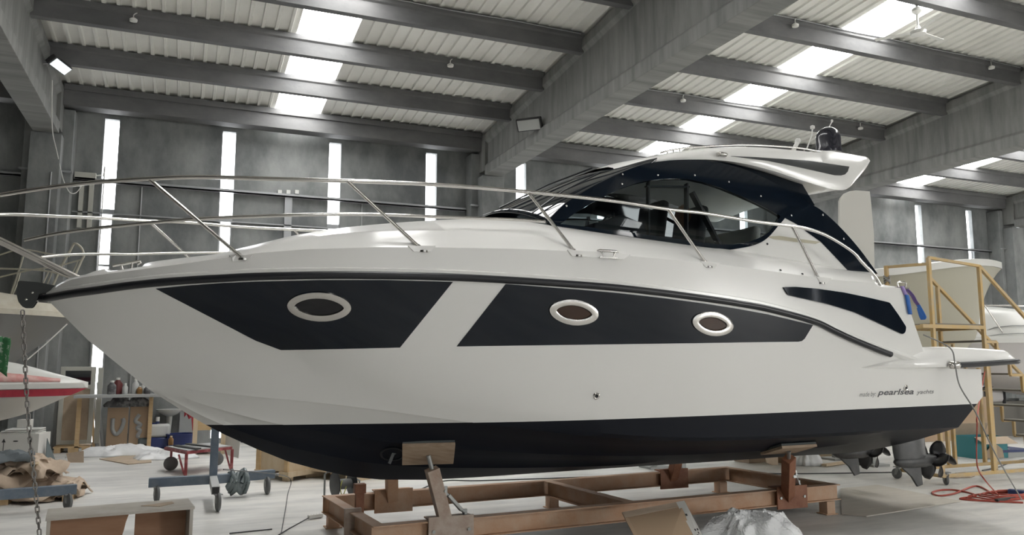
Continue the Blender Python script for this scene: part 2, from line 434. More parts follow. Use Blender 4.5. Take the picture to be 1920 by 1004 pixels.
# ---- measured lines
kx = [(277.5,730),(315,753.5),(360,782),(380,794),(420,815),(480,842),(540,866),(600,882),(660,895),(714,900),(803,900.5),(895,895.5),(1020,887),(1200,875),(1360,865),(1500,855),(1575,851)]
K = [bY(a, b, 0) for a, b in kx]
stem = [bY(a, b, 0) for a, b in [(86,562),(112.5,592.5),(150,626),(175,649),(240,701),(277.5,730)]]
K.append(Vector((9.62, 0, K[-1].z)))
C = curve([(278,730),(330,727),(390,731),(515,739.5),(615,748.5),(720,761),(820,775),(920,788.5),(970,795),(1070,807),(1200,818),(1325,821),(1450,818),(1560,813),(1680,807),(1797,802)], CH)
N = curve([(165,639),(230,640),(300,636),(420,641),(535,658),(615,688),(720,721.5),(820,745),(920,760),(1020,770),(1095,771),(1200,766.5),(1440,756.5),(1680,748),(1843,744)], KN)
S_ = curve([(86,560),(130,552),(180,545),(240,536.5),(300,530),(360,525.5),(420,522),(480,519),(600,516.5),(720,517),(840,520),(960,526),(1080,534),(1160,540.5),(1240,549.5),(1320,560),(1380,569),(1440,580),(1523,602.5),(1565,622),(1607,641),(1671,666),(1739,689)], SH)
D1 = curve([(90,549),(105,540),(115,533),(132,525),(155,520.5),(200,514),(265,505.5),(350,494),(430,483),(480,475),(580,467.5),(705,464),(814,464.3),(960,466.5),(1065,471),(1179,480),(1315,492.5),(1348,496),(1440,508),(1532,521),(1556,524.5),(1641,531),(1647,538),(1692,540.5)], D1S, smooth=False)
D2 = curve([(90,548),(132,523.5),(200,511),(275,499),(350,489.5),(412,481),(480,466),(580,446),(667,436),(755,433),(860,433),(960,437.5),(1060,444),(1200,460),(1335,476),(1440,490),(1512,498),(1589,508),(1638,521),(1647,534),(1692,540)], D2S)
R3 = curve([(90,547.5),(132,523),(155,518.5),(175,511),(197,506),(214,509),(262,502.5),(275,494),(320,487),(412,476),(445,467.5),(480,459),(555,441),(642,427.5),(730,419),(805,414),(870,411.5),(960,413),(1040,424),(1165,442.5),(1320,464),(1360,467.5),(1440,480),(1540,497),(1589,507),(1638,513),(1646,531),(1692,539.6)], R3S)
def row(pts, n=150, pw=1.5):
    ty = [(p.x, p.y) for p in pts]; tz = [(p.x, p.z) for p in pts]; a, b = pts[0].x, pts[-1].x; out = []
    for i in range(n+1):
        s = (i/n)**pw; x = a + (b-a)*s; out.append(Vector((x, interp(ty, x), interp(tz, x))))
    return out
NS = 240
def fixbow(r_, k=.10):                          # let the row leave the stem tangentially
    return r_
rK, rC, rN, rS = row(K, NS), row(C, NS), row(N, NS), row(S_, NS)
for i in range(NS+1):
    s = i/NS
    if i == 0: rC[i].y = 0; rN[i].y = 0; rS[i].y = 0
def mixrow(a, b, t, bulge=0.0):
    return [p.lerp(q, t) + Vector((0, -bulge*math.sin(math.pi*min(1, i/NS*2.2)) if i/NS*2.2 < 1 else 0, 0)) for i, (p, q) in enumerate(zip(a, b))]
# bottom panel with three spray strakes worked into the surface
def bottom_rows():
    out = [rK]
    for t, drop in ((.12,0),(.30,0),(.315,.028),(.36,.0),(.48,0),(.62,0),(.635,.028),(.68,0),(.82,0),(.955,0),(.97,.02)):
        r_ = []
        for i, (p, q) in enumerate(zip(rK, rC)):
            s = i/NS; q2 = p.lerp(q, t); q2.z -= .035*math.sin(math.pi*t)*(1 if s > .25 else s*4)      # slight convexity
            fade = max(0, min(1, (s-.10)*8, (.92-s)*20)) if t > .5 else max(0, min(1, (s-.06)*8, (.72-s)*20))
            q2.z -= drop*fade; r_.append(q2)
        out.append(r_)
    out.append(rC); return out
# platform level row aft, plain mid-topside row forward
rP = []
for i in range(NS+1):
    s = i/NS; p = rN[i].lerp(rS[i], .45); p.y -= .02*math.sin(math.pi*min(1, s*1.5))
    rP.append(p)
endP = Vector((10.07, -1.60, 1.80))
for i in range(NS+1):
    s = i/NS; k = max(0, (s-.55)/.45)**2.0; x = rP[i].x*(1-k) + (rP[0].x + (endP.x-rP[0].x)*((i/NS)**1.5))*k
    rP[i] = Vector((x, rP[i].y*(1-k) + endP.y*k, rP[i].z*(1-k) + endP.z*k))
rP[0].y = 0
rQ1, rQ2 = mixrow(rC, rN, .5), mixrow(rN, rP, .5)
rQ3 = mixrow(rP, rS, .5)
# mean height of the paint line: fit through the measured waterline
wl = []
for a, b in [(395,795),(490,798),(720,797.5)]: wl.append(hit(a, b, lambda x, z: max(0, (z-interp(tab(K), x))/max(.05, interp(tab(C), x)-interp(tab(K), x)))*CH(x)))
for a, b in [(1100,786.5),(1440,774),(1680,765),(1811,759)]: wl.append(hit(a, b, lambda x, z: KN(x)-.04))
mxx = sum(p.x for p in wl)/len(wl); mzz = sum(p.z for p in wl)/len(wl)
sl_ = sum((p.x-mxx)*(p.z-mzz) for p in wl)/sum((p.x-mxx)**2 for p in wl)
ma_.inputs[1].default_value = sl_; ma_.inputs[2].default_value = mzz - sl_*mxx
# print('WL', [(round(p.x,2), round(p.y,2), round(p.z,3)) for p in wl], sl_)
hull = MB().grid(bottom_rows(), flip=True)
hull.grid([rC, rQ1, rN], flip=True); hull.grid([rN, rQ2, rP, rQ3, rS], flip=True)
# moulded lip above the joint, bulwark, side deck, coach roof
lip1 = [p + Vector((0, -.028, .03)) for p in rS]; lip2 = [p + Vector((0, -.030, .055)) for p in rS]; lip3 = [p + Vector((0, .0, .068)) for p in rS]
for r_ in (lip1, lip2, lip3): r_[0].y = 0
rD1, rD2, rR3 = row(D1, NS), row(D2, NS), row(R3, NS)
for r_ in (rD1, rD2, rR3): r_[0].y = 0
for r_ in (lip1, lip2, lip3):                   # keep the lip below the bulwark edge at the stem
    for i in range(NS+1): r_[i].z = min(r_[i].z, rS[i].z + .9*(rD1[i].z-rS[i].z) if i/NS < .2 else r_[i].z)
deck = MB()
deck.grid([rS, lip1, lip2, lip3], flip=True)
midb = mixrow(lip3, rD1, .5); deck.grid([lip3, midb, rD1], flip=True)
deck.grid([rD1, mixrow(rD1, rD2, .12), rD2], flip=True)
deck.grid([rD2, rR3], flip=True)
crown = []
for i, p in enumerate(rR3):
    q = Vector((p.x, 0, p.z + .05*min(1, -p.y))); crown.append(q)
mids = [p.lerp(q, .5) + Vector((0, 0, .02)) for p, q in zip(rR3, crown)]
deck.grid([rR3, mids, crown], flip=True)
# transom closing the stern
def ends(rows): return [r_[-1] for r_ in rows]
e1 = ends([rK, rC, rN, rP]); hull.grid([e1, [Vector((p.x, 0, p.z)) for p in e1]])
e2 = ends([rP, rS]); hull.grid([e2, [Vector((p.x, 0, p.z)) for p in e2]])
e3 = ends([rS, lip3, rD1, rR3]); deck.grid([e3, [Vector((p.x, 0, p.z)) for p in e3]])
hull_o = bbuild(hull, 'hull', MT['hull_paint'], mirror=True, smooth=22, weld=True)
deck_o = bbuild(deck, 'deck', MT['gelcoat'], mirror=True, smooth=28, weld=True)
# rubbing strake
rub = [Vector((p.x, p.y-.012 if i else 0, p.z)) for i, p in enumerate(rS) if p.x < 8.50]
rub = [Vector((-.03, 0, rub[0].z))] + rub[1:]
bbuild(MB().tube(rub, .034, 10), 'rubbing_strake', MT['black_rubber'], mirror=True, smooth=60)

# ---- flat panels that follow a surface
def bvh_of(mb):
    return BVHTree.FromPolygons([tuple(v) for v in mb.v], mb.f)
side_bvh = bvh_of(MB().grid([rK, rC, rQ1, rN, rQ2, rP, rQ3, rS, lip1, lip2, lip3, midb, rD1, rD2]))
def on_hull(px, py, bvh=None):
    d = brayd(px, py).normalized(); h = (bvh or side_bvh).ray_cast(EB, d)
    return (h[0], h[1]) if h[0] is not None else (None, None)
def inside(p, poly):
    x, y = p; c = False; n = len(poly)
    for i in range(n):
        x0, y0 = poly[i]; x1, y1 = poly[i-1]
        if (y0 > y) != (y1 > y) and x < (x1-x0)*(y-y0)/(y1-y0)+x0: c = not c
    return c
def dens(poly, step):
    out = []
    for i, p in enumerate(poly):
        q = poly[(i+1) % len(poly)]; L = math.hypot(q[0]-p[0], q[1]-p[1]); k = max(1, int(L/step))
        out += [(p[0]+(q[0]-p[0])*j/k, p[1]+(q[1]-p[1])*j/k) for j in range(k)]
    return out
def rnd(poly, r=6, n=4):                        # round the corners of a pixel polygon
    out = []; N_ = len(poly)
    for i, p in enumerate(poly):
        a, b = poly[i-1], poly[(i+1) % N_]
        la, lb = math.dist(p, a), math.dist(p, b); k = min(r, la*.45, lb*.45)
        A = (p[0]+(a[0]-p[0])*k/la, p[1]+(a[1]-p[1])*k/la); B = (p[0]+(b[0]-p[0])*k/lb, p[1]+(b[1]-p[1])*k/lb)
        for j in range(n+1):
            t = j/n; out.append(((1-t)**2*A[0]+2*t*(1-t)*p[0]+t*t*B[0], (1-t)**2*A[1]+2*t*(1-t)*p[1]+t*t*B[1]))
    return out
def spl(pix, n=6):
    return [(p.x, p.y) for p in smoothpath([(a, b, 0) for a, b in pix], n)]
def sheet(poly, hitf, step=14, off=.004, thick=.012, hole=None, nudge=0):
    """polygon traced on a surface -> panel 'thick' deep standing 'off' proud of it; hitf(px, py) gives point and outward normal"""
    loops = [dens(poly, step)] + ([dens(hole, step)] if hole else []); V, E = [], []
    for lp in loops:
        b = len(V); V += [Vector(p) for p in lp]; E += [(b+i, b+(i+1) % len(lp)) for i in range(len(lp))]
    xs = [p[0] for p in poly]; ys = [p[1] for p in poly]; y = min(ys)+step/2
    while y < max(ys):
        x = min(xs)+step/2
        while x < max(xs):
            if inside((x, y), poly) and not (hole and inside((x, y), hole)):
                if min(math.dist((x, y), q) for lp in loops for q in lp) > step*.5: V.append(Vector((x, y)))
            x += step
        y += step
    r_ = delaunay_2d_cdt([v.to_2d() for v in V], E, [], 0, 1e-5)
    vs, fs = r_[0], r_[2]; keep = []
    for f in fs:
        c = sum((vs[i] for i in f), Vector((0, 0)))/len(f)
        if inside(c, poly) and not (hole and inside(c, hole)): keep.append(f)
    top, bot, ok = [], [], []
    for v in vs:
        p, nr = hitf(v.x, v.y)
        if p is None: p, nr = hitf(v.x, v.y+1.5)
        if p is None: p, nr = hitf(v.x, v.y-3)
        ok.append(p is not None)
        if p is None: p, nr = Vector(), Vector((0,-1,0))
        if nr.y > 0: nr = -nr
        top.append(p+nr*off); bot.append(p+nr*(off-thick))
    m = MB(); n = len(vs); keep = [f for f in keep if all(ok[i] for i in f)]
    m.v = top+bot; cnt = {}
    for f in keep:
        m.f.append(tuple(f)); m.f.append(tuple(i+n for i in f)[::-1])
        for i in range(len(f)):
            a, b = f[i], f[(i+1) % len(f)]; cnt.setdefault((min(a, b), max(a, b)), []).append((a, b))
    for k_, e in cnt.items():
        if len(e) == 1: a, b = e[0]; m.f.append((a, a+n, b+n, b))
    return m
def surf(S, fn=None):                           # hit function for an analytic side surface
    def h(px, py):
        p = hit(px, py, S); e = .02
        nx = (S(p.x+e, p.z)-S(p.x-e, p.z))/(2*e); nz = (S(p.x, p.z+e)-S(p.x, p.z-e))/(2*e)
        return p, Vector((-nx, -1, -nz)).normalized()
    return h
# hull windows, their tops tucked under the strake
front = [(292.5,541.5),(360,535),(420,531),(480,528.5),(600,525.5),(720,525.5),(849,529),(750,652),(640,654.5),(527,656.5),(480,639)]
bbuild(sheet(front, on_hull, 16), 'hull_window', MT['navy_gloss'], twin=True, smooth=25, fix=True)
aft = [(948,533),(1080,543),(1160,550),(1240,559),(1320,569.5),(1380,579),(1440,590),(1524,610),(1508,636),(1503,640),(1496,641.3),(1440,641.7),(1300,644),(1150,646),(960,648.5),(856,650)]
bbuild(sheet(aft, on_hull, 16), 'hull_window', MT['navy_gloss'], twin=True, smooth=25)
# side vent
vent = rnd([(1466.5,539),(1490,538.5),(1530,542),(1579.5,549),(1625,558.5),(1666,568),(1683,592),(1697,614),(1695,624),(1690,627.5),(1671.6,618.6),(1602,586.5),(1551.6,571),(1476,554)], 3, 2)
bbuild(sheet(vent, on_hull, 10, off=.018, thick=.03), 'side_vent', MT['navy_gloss'], twin=True, smooth=25)
# portholes: polished oval ring with a dark pane
for k, (cx, cy, rx, ry, tilt) in enumerate([(599, 574.5, 53, 21, 2.5), (1075, 586, 40.5, 18, 7), (1335, 607.5, 34, 17, 9)]):
    ring = []; nrm = None; c0, nrm = on_hull(cx, cy)
    if nrm.y > 0: nrm = -nrm
    for j in range(40):
        t = 2*math.pi*j/40; ct, st = math.cos(t), math.sin(t)
        ex = rx*math.copysign(abs(ct)**.85, ct); ey = ry*math.copysign(abs(st)**1.05, st)
        a = R(tilt); p, _n = on_hull(cx+ex*math.cos(a)-ey*math.sin(a), cy+ex*math.sin(a)+ey*math.cos(a))
        ring.append(p + nrm*.012)
    inn = []
    for j in range(40):
        t = 2*math.pi*j/40; ct, st = math.cos(t), math.sin(t); a = R(tilt); ex, ey = (rx-8.5)*ct, (ry-6)*math.copysign(abs(st)**1.5, st)
        p, _n = on_hull(cx+ex*math.cos(a)-ey*math.sin(a), cy+ex*math.sin(a)+ey*math.cos(a)); inn.append(p + nrm*.012)
    m = MB(); cc = sum(ring, Vector())/40
    def sc(p, d, h): v = p-cc; return p + v.normalized()*d + nrm*h
    m.grid([[sc(p, .034, -.012) for p in ring], [sc(p, .030, .008) for p in ring], [p.lerp(q, .3)+nrm*.018 for p, q in zip(ring, inn)], [p.lerp(q, .8)+nrm*.012 for p, q in zip(ring, inn)], [q-nrm*.004 for q in inn], [q-nrm*.012 for q in inn]], closed=True)
    fr = bbuild(m, 'porthole', MT['stainless'], twin=True, smooth=40)
    pm = MB(); pr = [q-nrm*.001 for q in inn]; pm.add(pr+[cc-nrm*.001], [(i, (i+1) % 40, 40) for i in range(40)])
    glass = 'porthole_pane_dark' if k == 0 else 'porthole_pane_amber'
    if glass not in MT: mat(glass, (.006,.006,.008) if k == 0 else (.045,.018,.007), .08, coat=0)
    bbuild(pm, 'pane', MT[glass], parent=fr, twin=True, smooth=0)

# ---- bathing platform
tz = curve([(1605,689),(1625,680),(1676,665),(1723,653),(1739,651),(1788,650.5),(1871,655),(1889,657.5),(1901,665)], lambda x, z: 1.60)
bz = curve([(1605,692),(1640,693),(1785,690),(1847,686.5),(1904,681)], lambda x, z: 1.70)
tzt, bzt = tab(tz), tab(bz)
PX0, PX1 = tz[0].x+.02, 10.72
outl = []
for i in range(31):
    x = PX0 + (PX1-.22-PX0)*i/30; outl.append((x, -(1.58 + .14*min(1, (x-PX0)/1.2)**.7)))
for i in range(1, 9):
    t = i/8*math.pi/2; outl.append((PX1-.22+.22*math.sin(t), -(1.72-.22+.22*math.cos(t))))
outl.append((PX1, 0))
def ring(ins, fz): return [Vector((x-(ins if x > PX1-.2 else 0), min(0, y+ins) if y else 0, fz(min(x, 10.6)))) for x, y in outl]
def zt(x): return sinterp(tzt, x)
def zb(x): return interp(bzt, x)
def zm(f): return lambda x: zb(x) + (zt(x)-zb(x))*f
rings = [ring(.10, zb), ring(.012, lambda x: zb(x)+.012), ring(0, zm(.30)), ring(.02, zm(.5)), ring(.06, zm(.8)), ring(.12, zm(.96)), ring(.20, zt)]
pf = MB().grid(rings, flip=True)
pf.grid([rings[-1], [Vector((p.x, 0, p.z)) for p in rings[-1]]]); pf.grid([rings[0], [Vector((p.x, 0, p.z)) for p in rings[0]]])
bbuild(pf, 'bathing_platform', MT['gelcoat'], mirror=True, smooth=40, weld=True)
rp = [Vector((p.x, p.y-.012 if p.x < 10.4 else p.y-.006, p.z)) + Vector((.012 if p.x > 10.5 else 0, 0, 0)) for p in ring(0, zm(.12)) if p.x > 9.38]
bbuild(MB().tube(rp, .034, 10), 'platform_fender', MT['black_rubber'], mirror=True, smooth=60)
q = rp[0]
bbuild(MB().tube([q+Vector((-.10,.01,0)), q+Vector((-.07,0,0)), q+Vector((.05,0,0))], [.02, .046, .046], 14), 'fender_end_cap', MT['stainless'], twin=True, smooth=60)

# ---- deckhouse side: black arch with the side window
def SIDE(x, z): return 1.21 - .13*(z-2.95) - .035*max(0, 5.6-x)**2
hs = surf(SIDE)
arch_top = spl([(1027,418),(1057,385),(1100,357),(1142,335),(1165,324.5),(1190,314.5),(1220,306.5),(1265,301),(1325,302),(1390,317),(1447,342),(1510,379),(1540,396),(1577,430),(1612,470),(1644,514)], 5)
arch = arch_top + [(1633,512.8),(1589,508),(1563,480),(1538,454),(1514,437),(1493,421),(1471,409.5),(1455,428)] + spl([(1455,428),(1440,445),(1423,456.5),(1397,464.5),(1360,468),(1320,464)], 4)[1:] + [(1240,453),(1165,442.5),(1100,433),(1040,424)]
glass = [(1050,421),(1075,402),(1112,379.5),(1138,366),(1165,353.5),(1190,345),(1215,339.5),(1240,336.5),(1265,335.5),(1290,336.5),(1320,343),(1352,353.5),(1385,367),(1415,380.5),(1440,393),(1462,406),(1455,418),(1440,436),(1425,446),(1400,455.5),(1375,459.5),(1345,459),(1320,456),(1240,445),(1165,434.5),(1100,426.5)]
af = bbuild(sheet(arch, hs, 12, off=.012, thick=.05, hole=glass), 'window_arch', MT['navy_gloss'], twin=True, smooth=30)
bbuild(sheet(glass, hs, 14, off=.006, thick=.006), 'side_window', MT['tinted_glass'], twin=True, smooth=30)
# window sash bars seen through the pane
def inner(px, py, dy=.03): p = hit(px, py, SIDE); return p + Vector((0, dy, 0))
sash = MB().bar(inner(1218,341), inner(1218,451), .05, .02, (1,0,0)).bar(inner(1290,344), inner(1290,461), .06, .02, (1,0,0)).bar(inner(1214,349), inner(1294,350), .05, .02).bar(inner(1300,360), inner(1352,460), .07, .03, (1,0,0))
bbuild(sash, 'window_sash', MT['black_rubber'], twin=True, smooth=0)
# white quarter piece behind the window
quarter = [(1471,409.5),(1493,421),(1538,454),(1563,480),(1592,509),(1540,499),(1440,483),(1360,470.5),(1397,464.5),(1423,456.5),(1440,445),(1455,428)]
bbuild(sheet(quarter, hs, 12, off=.004, thick=.05), 'quarter_panel', MT['gelcoat'], twin=True, smooth=30)
hs2 = surf(lambda x, z: SIDE(x, z)-.07)
fin = [(1302,299.5),(1340,299.5),(1380,305),(1420,314),(1497,336),(1512,361),(1527,386),(1505,386),(1440,352),(1380,325)]
bbuild(sheet(fin, hs2, 12, off=.01, thick=.05), 'roof_pillar', MT['navy_gloss'], twin=True, smooth=30)
tape = [(1437,444),(1461,443),(1500,449),(1538,454),(1529,458),(1490,454),(1450,449)]
mat('masking_tape', (.50,.47,.36), .7)
bbuild(sheet(tape, hs, 10, off=.008, thick=.004), 'masking_tape', MT['masking_tape'], smooth=0)
# snap studs
for a, b in [(1166,328),(1165,346),(1232,329.5),(1301,329.5),(1365,342),(1425,368.5),(1482,405),(1541,404),(1580,449),(1061,387.5)]:
    p, nr = hs(a, b); bbuild(MB().lathe(p+nr*.012, [(.011,0),(.011,.006),(.005,.010)], 8, nr), 'snap_stud', MT['stainless'], smooth=40)
for a, b in [(1031,426),(1126.5,442),(1215,456),(1301.5,469.5),(1374.5,472),(1438,458),(1463,508),(1504,515)]:
    p, nr = on_hull(a, b) if b > 500 else hs(a, b)
    if nr.y > 0: nr = -nr
    bbuild(MB().lathe(p+nr*.004, [(.013,0),(.013,.006),(.007,.011)], 8, nr), 'deck_stud', MT['black_rubber'], smooth=40)

# ---- windscreen
A = [hs(a, b)[0] for a, b in spl([(1027,418),(1057,385),(1100,357),(1142,335),(1190,314.5),(1220,306.5)], 5)]
Cc = [bY(a, b, -.12) for a, b in spl([(903,405),(985,369.5),(1045,345),(1100,329),(1148,316),(1195,303)], 5)]
rows = []
for k in range(13):
    t = k/12; an = t*math.pi/2; r_ = []
    for a, c in zip(A, Cc):
        y = a.y*math.cos(an)**.8 + (-.12)*(1-math.cos(an)**.8); f = math.sin(an)**1.6
        r_.append(Vector((a.x+(c.x-a.x)*f, y, a.z+(c.z-a.z)*f)))
    rows.append(r_)
rows.append([Vector((c.x-.005, 0, c.z+.002)) for c in Cc])
bbuild(MB().grid(rows, flip=True), 'windscreen', MT['dark_glass'], mirror=True, smooth=60, weld=True, solid=.02, offset=-1)
wp = MB()
for t in (.35, .8):
    k = int(t*12); r0 = rows[k]; wp.tube([r0[0]+Vector((-.03,0,.03)), r0[6]+Vector((-.03,-.02,.04)), r0[13]+Vector((-.03,-.03,.04))], .010, 6)
bbuild(wp, 'wiper', MT['black_rubber'], smooth=60)
# ---- hardtop
UH = lambda x, z=0: interp([(4.8,.70),(5.5,.86),(6,.97),(7,1.06),(8.5,1.10),(9.3,1.06)], x)
LH = lambda x, z=0: interp([(4.8,.72),(5.5,.90),(6,1.02),(7,1.13),(8.5,1.17),(9.3,1.08)], x)
U = curve([(1150,315.5),(1190,303.5),(1240,293.5),(1277,285.5),(1340,279),(1415,276),(1490,282),(1535,286.8),(1541,284),(1548,282.8),(1572,285.5),(1610,292),(1625,294.5),(1631,301)], UH, 4)
L = curve([(1150,317),(1190,309),(1220,305),(1260,301),(1302,299.5),(1340,300),(1390,306),(1447,320),(1505,339),(1548,352),(1577,357),(1592,352),(1603,340),(1622,318),(1631,303)], LH, 4)
nh = 110
U_, L_ = row(U, nh, 1), row(L, nh, 1)
ht = [[Vector((u.x, 0, u.z+.09)) for u in U_], [Vector((u.x, u.y*.55, u.z+.075)) for u in U_], [Vector((u.x, u.y*.88, u.z+.035)) for u in U_], U_]
for t, bl in ((.2,.035),(.5,.05),(.8,.035)): ht.append([u.lerp(l, t)+Vector((0,-bl*min(1, (u.z-l.z)*4),0)) for u, l in zip(U_, L_)])
ht += [L_, [Vector((l.x, l.y+.10, l.z+.015)) for l in L_], [Vector((l.x, l.y*.5, l.z+.05)) for l in L_], [Vector((l.x, 0, l.z+.055)) for l in L_]]
htm = MB().grid(ht, flip=True)
e = [r_[-1] for r_ in ht]; htm.add(e, [tuple(range(len(e)))])
ht_o = bbuild(htm, 'hardtop', MT['gelcoat'], mirror=True, smooth=40, weld=True)
ht_bvh = bvh_of(htm)
onht = lambda a, b: on_hull(a, b, ht_bvh)
ins = [(1370,293.3),(1415,295),(1515,302),(1592,313),(1589,322),(1584,327.5),(1577,329.3),(1565,329),(1502,315),(1440,302)]
bbuild(sheet(ins, onht, 9, off=.006, thick=.02), 'hardtop_insert', MT['dark_insert'], twin=True, smooth=25)
# nav light
p, nr = onht(1351, 292); nr = nr if nr.y < 0 else -nr
bbuild(MB().obox(p+nr*.025, (.11,.05,.05)).tube([p+nr*.055+Vector((-.05,0,-.01)), p+nr*.06+Vector((.05,0,-.01))], .022, 10), 'navigation_light', MT['stainless'], smooth=40, bevel=.006)
# roof rail
rr = curve([(1238,287),(1265,280.5),(1315,275.3),(1397,272.3),(1490,277),(1531,284)], lambda x, z: UH(x)-.12, 5)
m = MB().tube(rr, .011, 8)
for a, b, c_, d_ in [(1251,283.5,1252,290),(1262,281,1263,287.5),(1274,279.5,1275,286),(1397,272.3,1397,278),(1484,276.5,1484,283),(1508,279.5,1508,285),(1530,284,1530,287)]:
    S0 = lambda x, z: UH(x)-.12
    m.tube([hit(a, b, S0), hit(c_, d_, S0)], .009, 6)
bbuild(m, 'roof_rail', MT['stainless'], twin=True, smooth=60)
# radome and antennas on the roof
mat('radome_black', (.018,.018,.028), .22, coat=.5)
rc = bY(1554, 284, -.35); rr_ = .160; hh = (bY(1554, 239.5, -.35)-rc).z
prof = [(rr_*1.02, -.03), (rr_*1.02, .04), (rr_, .05), (rr_, hh-.15)] + [(rr_*math.cos(t), hh-.15+.15*math.sin(t)) for t in [math.pi/2*i/8 for i in range(1, 8)]] + [(.002, hh)]
bbuild(MB().lathe(rc, prof, 32), 'radome', MT['radome_black'], smooth=50)
a0 = [bY(q[0], q[1], -.30) for q in [(1512,281),(1522,255),(1523.5,240)]]
bbuild(MB().tube(a0, .009, 8).lathe(a0[-1], [(.012,-.02),(.03,-.01),(.03,.025),(.012,.035)], 10), 'antenna', MT['white_plastic'], smooth=50)
a0 = [bY(q[0], q[1], -.30) for q in [(1487,283),(1496,266)]]
bbuild(MB().tube(a0, .028, 12).lathe(a0[-1], [(.036,-.01),(.038,.03),(.02,.045)], 12), 'masthead_light', MT['white_plastic'], smooth=50)
a0 = [bY(q[0], q[1], .35) for q in [(1553,252),(1554,240),(1560,228)]]
bbuild(MB().tube(a0, .008, 8).lathe(a0[-1], [(.014,-.01),(.018,.02),(.006,.03)], 10), 'antenna', MT['white_plastic'], smooth=50)
# ---- stanchion pads: small light recesses along the bulwark edge
for poly in [[(430,481),(437,491),(460,491.5),(470,485),(474,478)], [(765,463),(776,472.5),(807,472.5),(816,463)], [(1063,470.5),(1072,480.5),(1120,483.7),(1168,487),(1181,479.5),(1122,475)], [(1313,491.5),(1322,501.5),(1340,503),(1350,495.5)], [(1530,520.5),(1538,531),(1547,533.5),(1558,524)]]:
    bbuild(sheet(poly, on_hull, 12, off=.012, thick=.03), 'stanchion_pad', MT['gelcoat'], twin=True, smooth=20)
# ---- pulpit and guard rails
RAIL = T([(-1.05,0),(-.8,.22),(-.4,.41),(0,.66),(.4,.87),(.8,1.04),(1.2,1.15),(1.6,1.24),(2,1.31),(2.6,1.38),(4,1.47),(6,1.52),(8.8,1.50)])
top = curve([(-60,378),(0,366),(100,351),(191,341),(319,333.5),(400,332.5),(480,335),(651,339.5),(799,345.5),(960,357.5),(1140,376),(1252,392.5),(1320,400),(1415,415.5),(1485,424.5),(1515,430),(1552,443),(1597,471),(1616,492),(1640,517),(1651,535)], RAIL, 6)
z0 = top[0].z
nose = [Vector((-1.05, 0, z0-.03)), Vector((-1.02, -.12, z0-.025))]
port = [p for p in top if p.x > -.85]
bow_loop = [Vector((p.x, -p.y, p.z)) for p in reversed(nose[1:])]
full = [Vector((p.x, -p.y, p.z)) for p in reversed(port)] + bow_loop + nose + port
pulpit = bbuild(MB().tube(full, .018, 10), 'guard_rail', MT['stainless'], smooth=60)
RM = lambda x, z=0: RAIL(x) - .06
mid = curve([(46,451),(112.5,437.5),(187.5,427.5),(287.5,417.5),(375,410.5),(480,406),(600,402.5),(705,402.5),(830,407.5),(960,412),(1022,416)], lambda x, z: interp([(-.6,.33),(0,.60),(.6,.92),(1.2,1.1),(2,1.24),(3,1.32),(5,1.38)], x), 6)
bbuild(MB().tube(mid, .015, 8), 'middle_rail', MT['stainless'], twin=True, smooth=60)
def railpt(px, S=RAIL): 
    c = min(top, key=lambda p: abs(proj_px(p)[0]-px)); return c
def proj_px(p):
    w_ = BM @ p - EYE; k = w_.dot(_f); return 960 + FPX*w_.dot(_r)/k, 502 - FPX*w_.dot(_u)/k
for tx, bx_, by_ in [(268,457,485),(655,795,470.5),(987,1085,479),(1253,1330,500),(1485,1541,530.5)]:
    t_ = railpt(tx); b_ = on_hull(bx_, by_)[0]; b_ = b_ + Vector((0, .02, 0))
    d_ = (t_-b_).normalized()
    s_ = bbuild(MB().tube([b_, t_], .0155, 10), 'stanchion', MT['stainless'], twin=True, smooth=60)
    bbuild(MB().tube([b_-d_*.01, b_+d_*.07], .021, 10).lathe(b_-Vector((0,0,.005)), [(.045,-.01),(.045,.008)], 14), 'base_socket', MT['stainless'], parent=s_, twin=True, smooth=40)
for sy in (1, -1):                              # pulpit legs
    b_ = Vector((.32, -.16*sy, 2.60)); b_ = bY(148, 521, -.20) if sy > 0 else Vector((bY(148, 521, -.20).x, .20, bY(148, 521, -.20).z))
    t_ = Vector((-.86, -.19*sy, z0-.02))
    bbuild(MB().tube([b_, t_], .022, 10), 'pulpit_leg', MT['stainless'], smooth=60)
# bow handle and cleats
hd = [bY(a, b, -.25) for a, b in [(211,499),(235,495),(262,490)]]
m = MB().tube(hd, .012, 8).tube([bY(262,490,-.25), bY(264,493,-.25), bY(258,496,-.25)], .011, 8)
for a, b, c_, d_ in [(227,497,230,507),(248,493,246,505)]: m.tube([bY(a, b, -.25), bY(c_, d_, -.25)], .010, 8)
bbuild(m, 'bow_handle', MT['stainless'], smooth=60)
def cleat(p, L=.26, nm='cleat', ang=0):
    m = MB().tube([p+Vector((-L/2,0,.06)), p+Vector((-L/2+.03,0,.065)), p+Vector((L/2-.03,0,.065)), p+Vector((L/2,0,.06))], [.006,.012,.012,.006], 10)
    for s in (-1, 1): m.tube([p+Vector((s*.055,0,0)), p+Vector((s*.075,0,.06))], .010, 8)
    m.box(p+Vector((-.10,-.02,-.01)), p+Vector((.10,.02,.004)))
    return m
pc = hit(1140, 483.5, lambda x, z: D1S(x)+.0)
cp = bbuild(cleat(pc, .24), 'cleat', MT['stainless'], twin=True, smooth=50)
pq = hit(1691, 540, lambda x, z: D1S(x)-.05)
bbuild(cleat(pq, .14), 'cleat', MT['stainless'], twin=True, smooth=50)
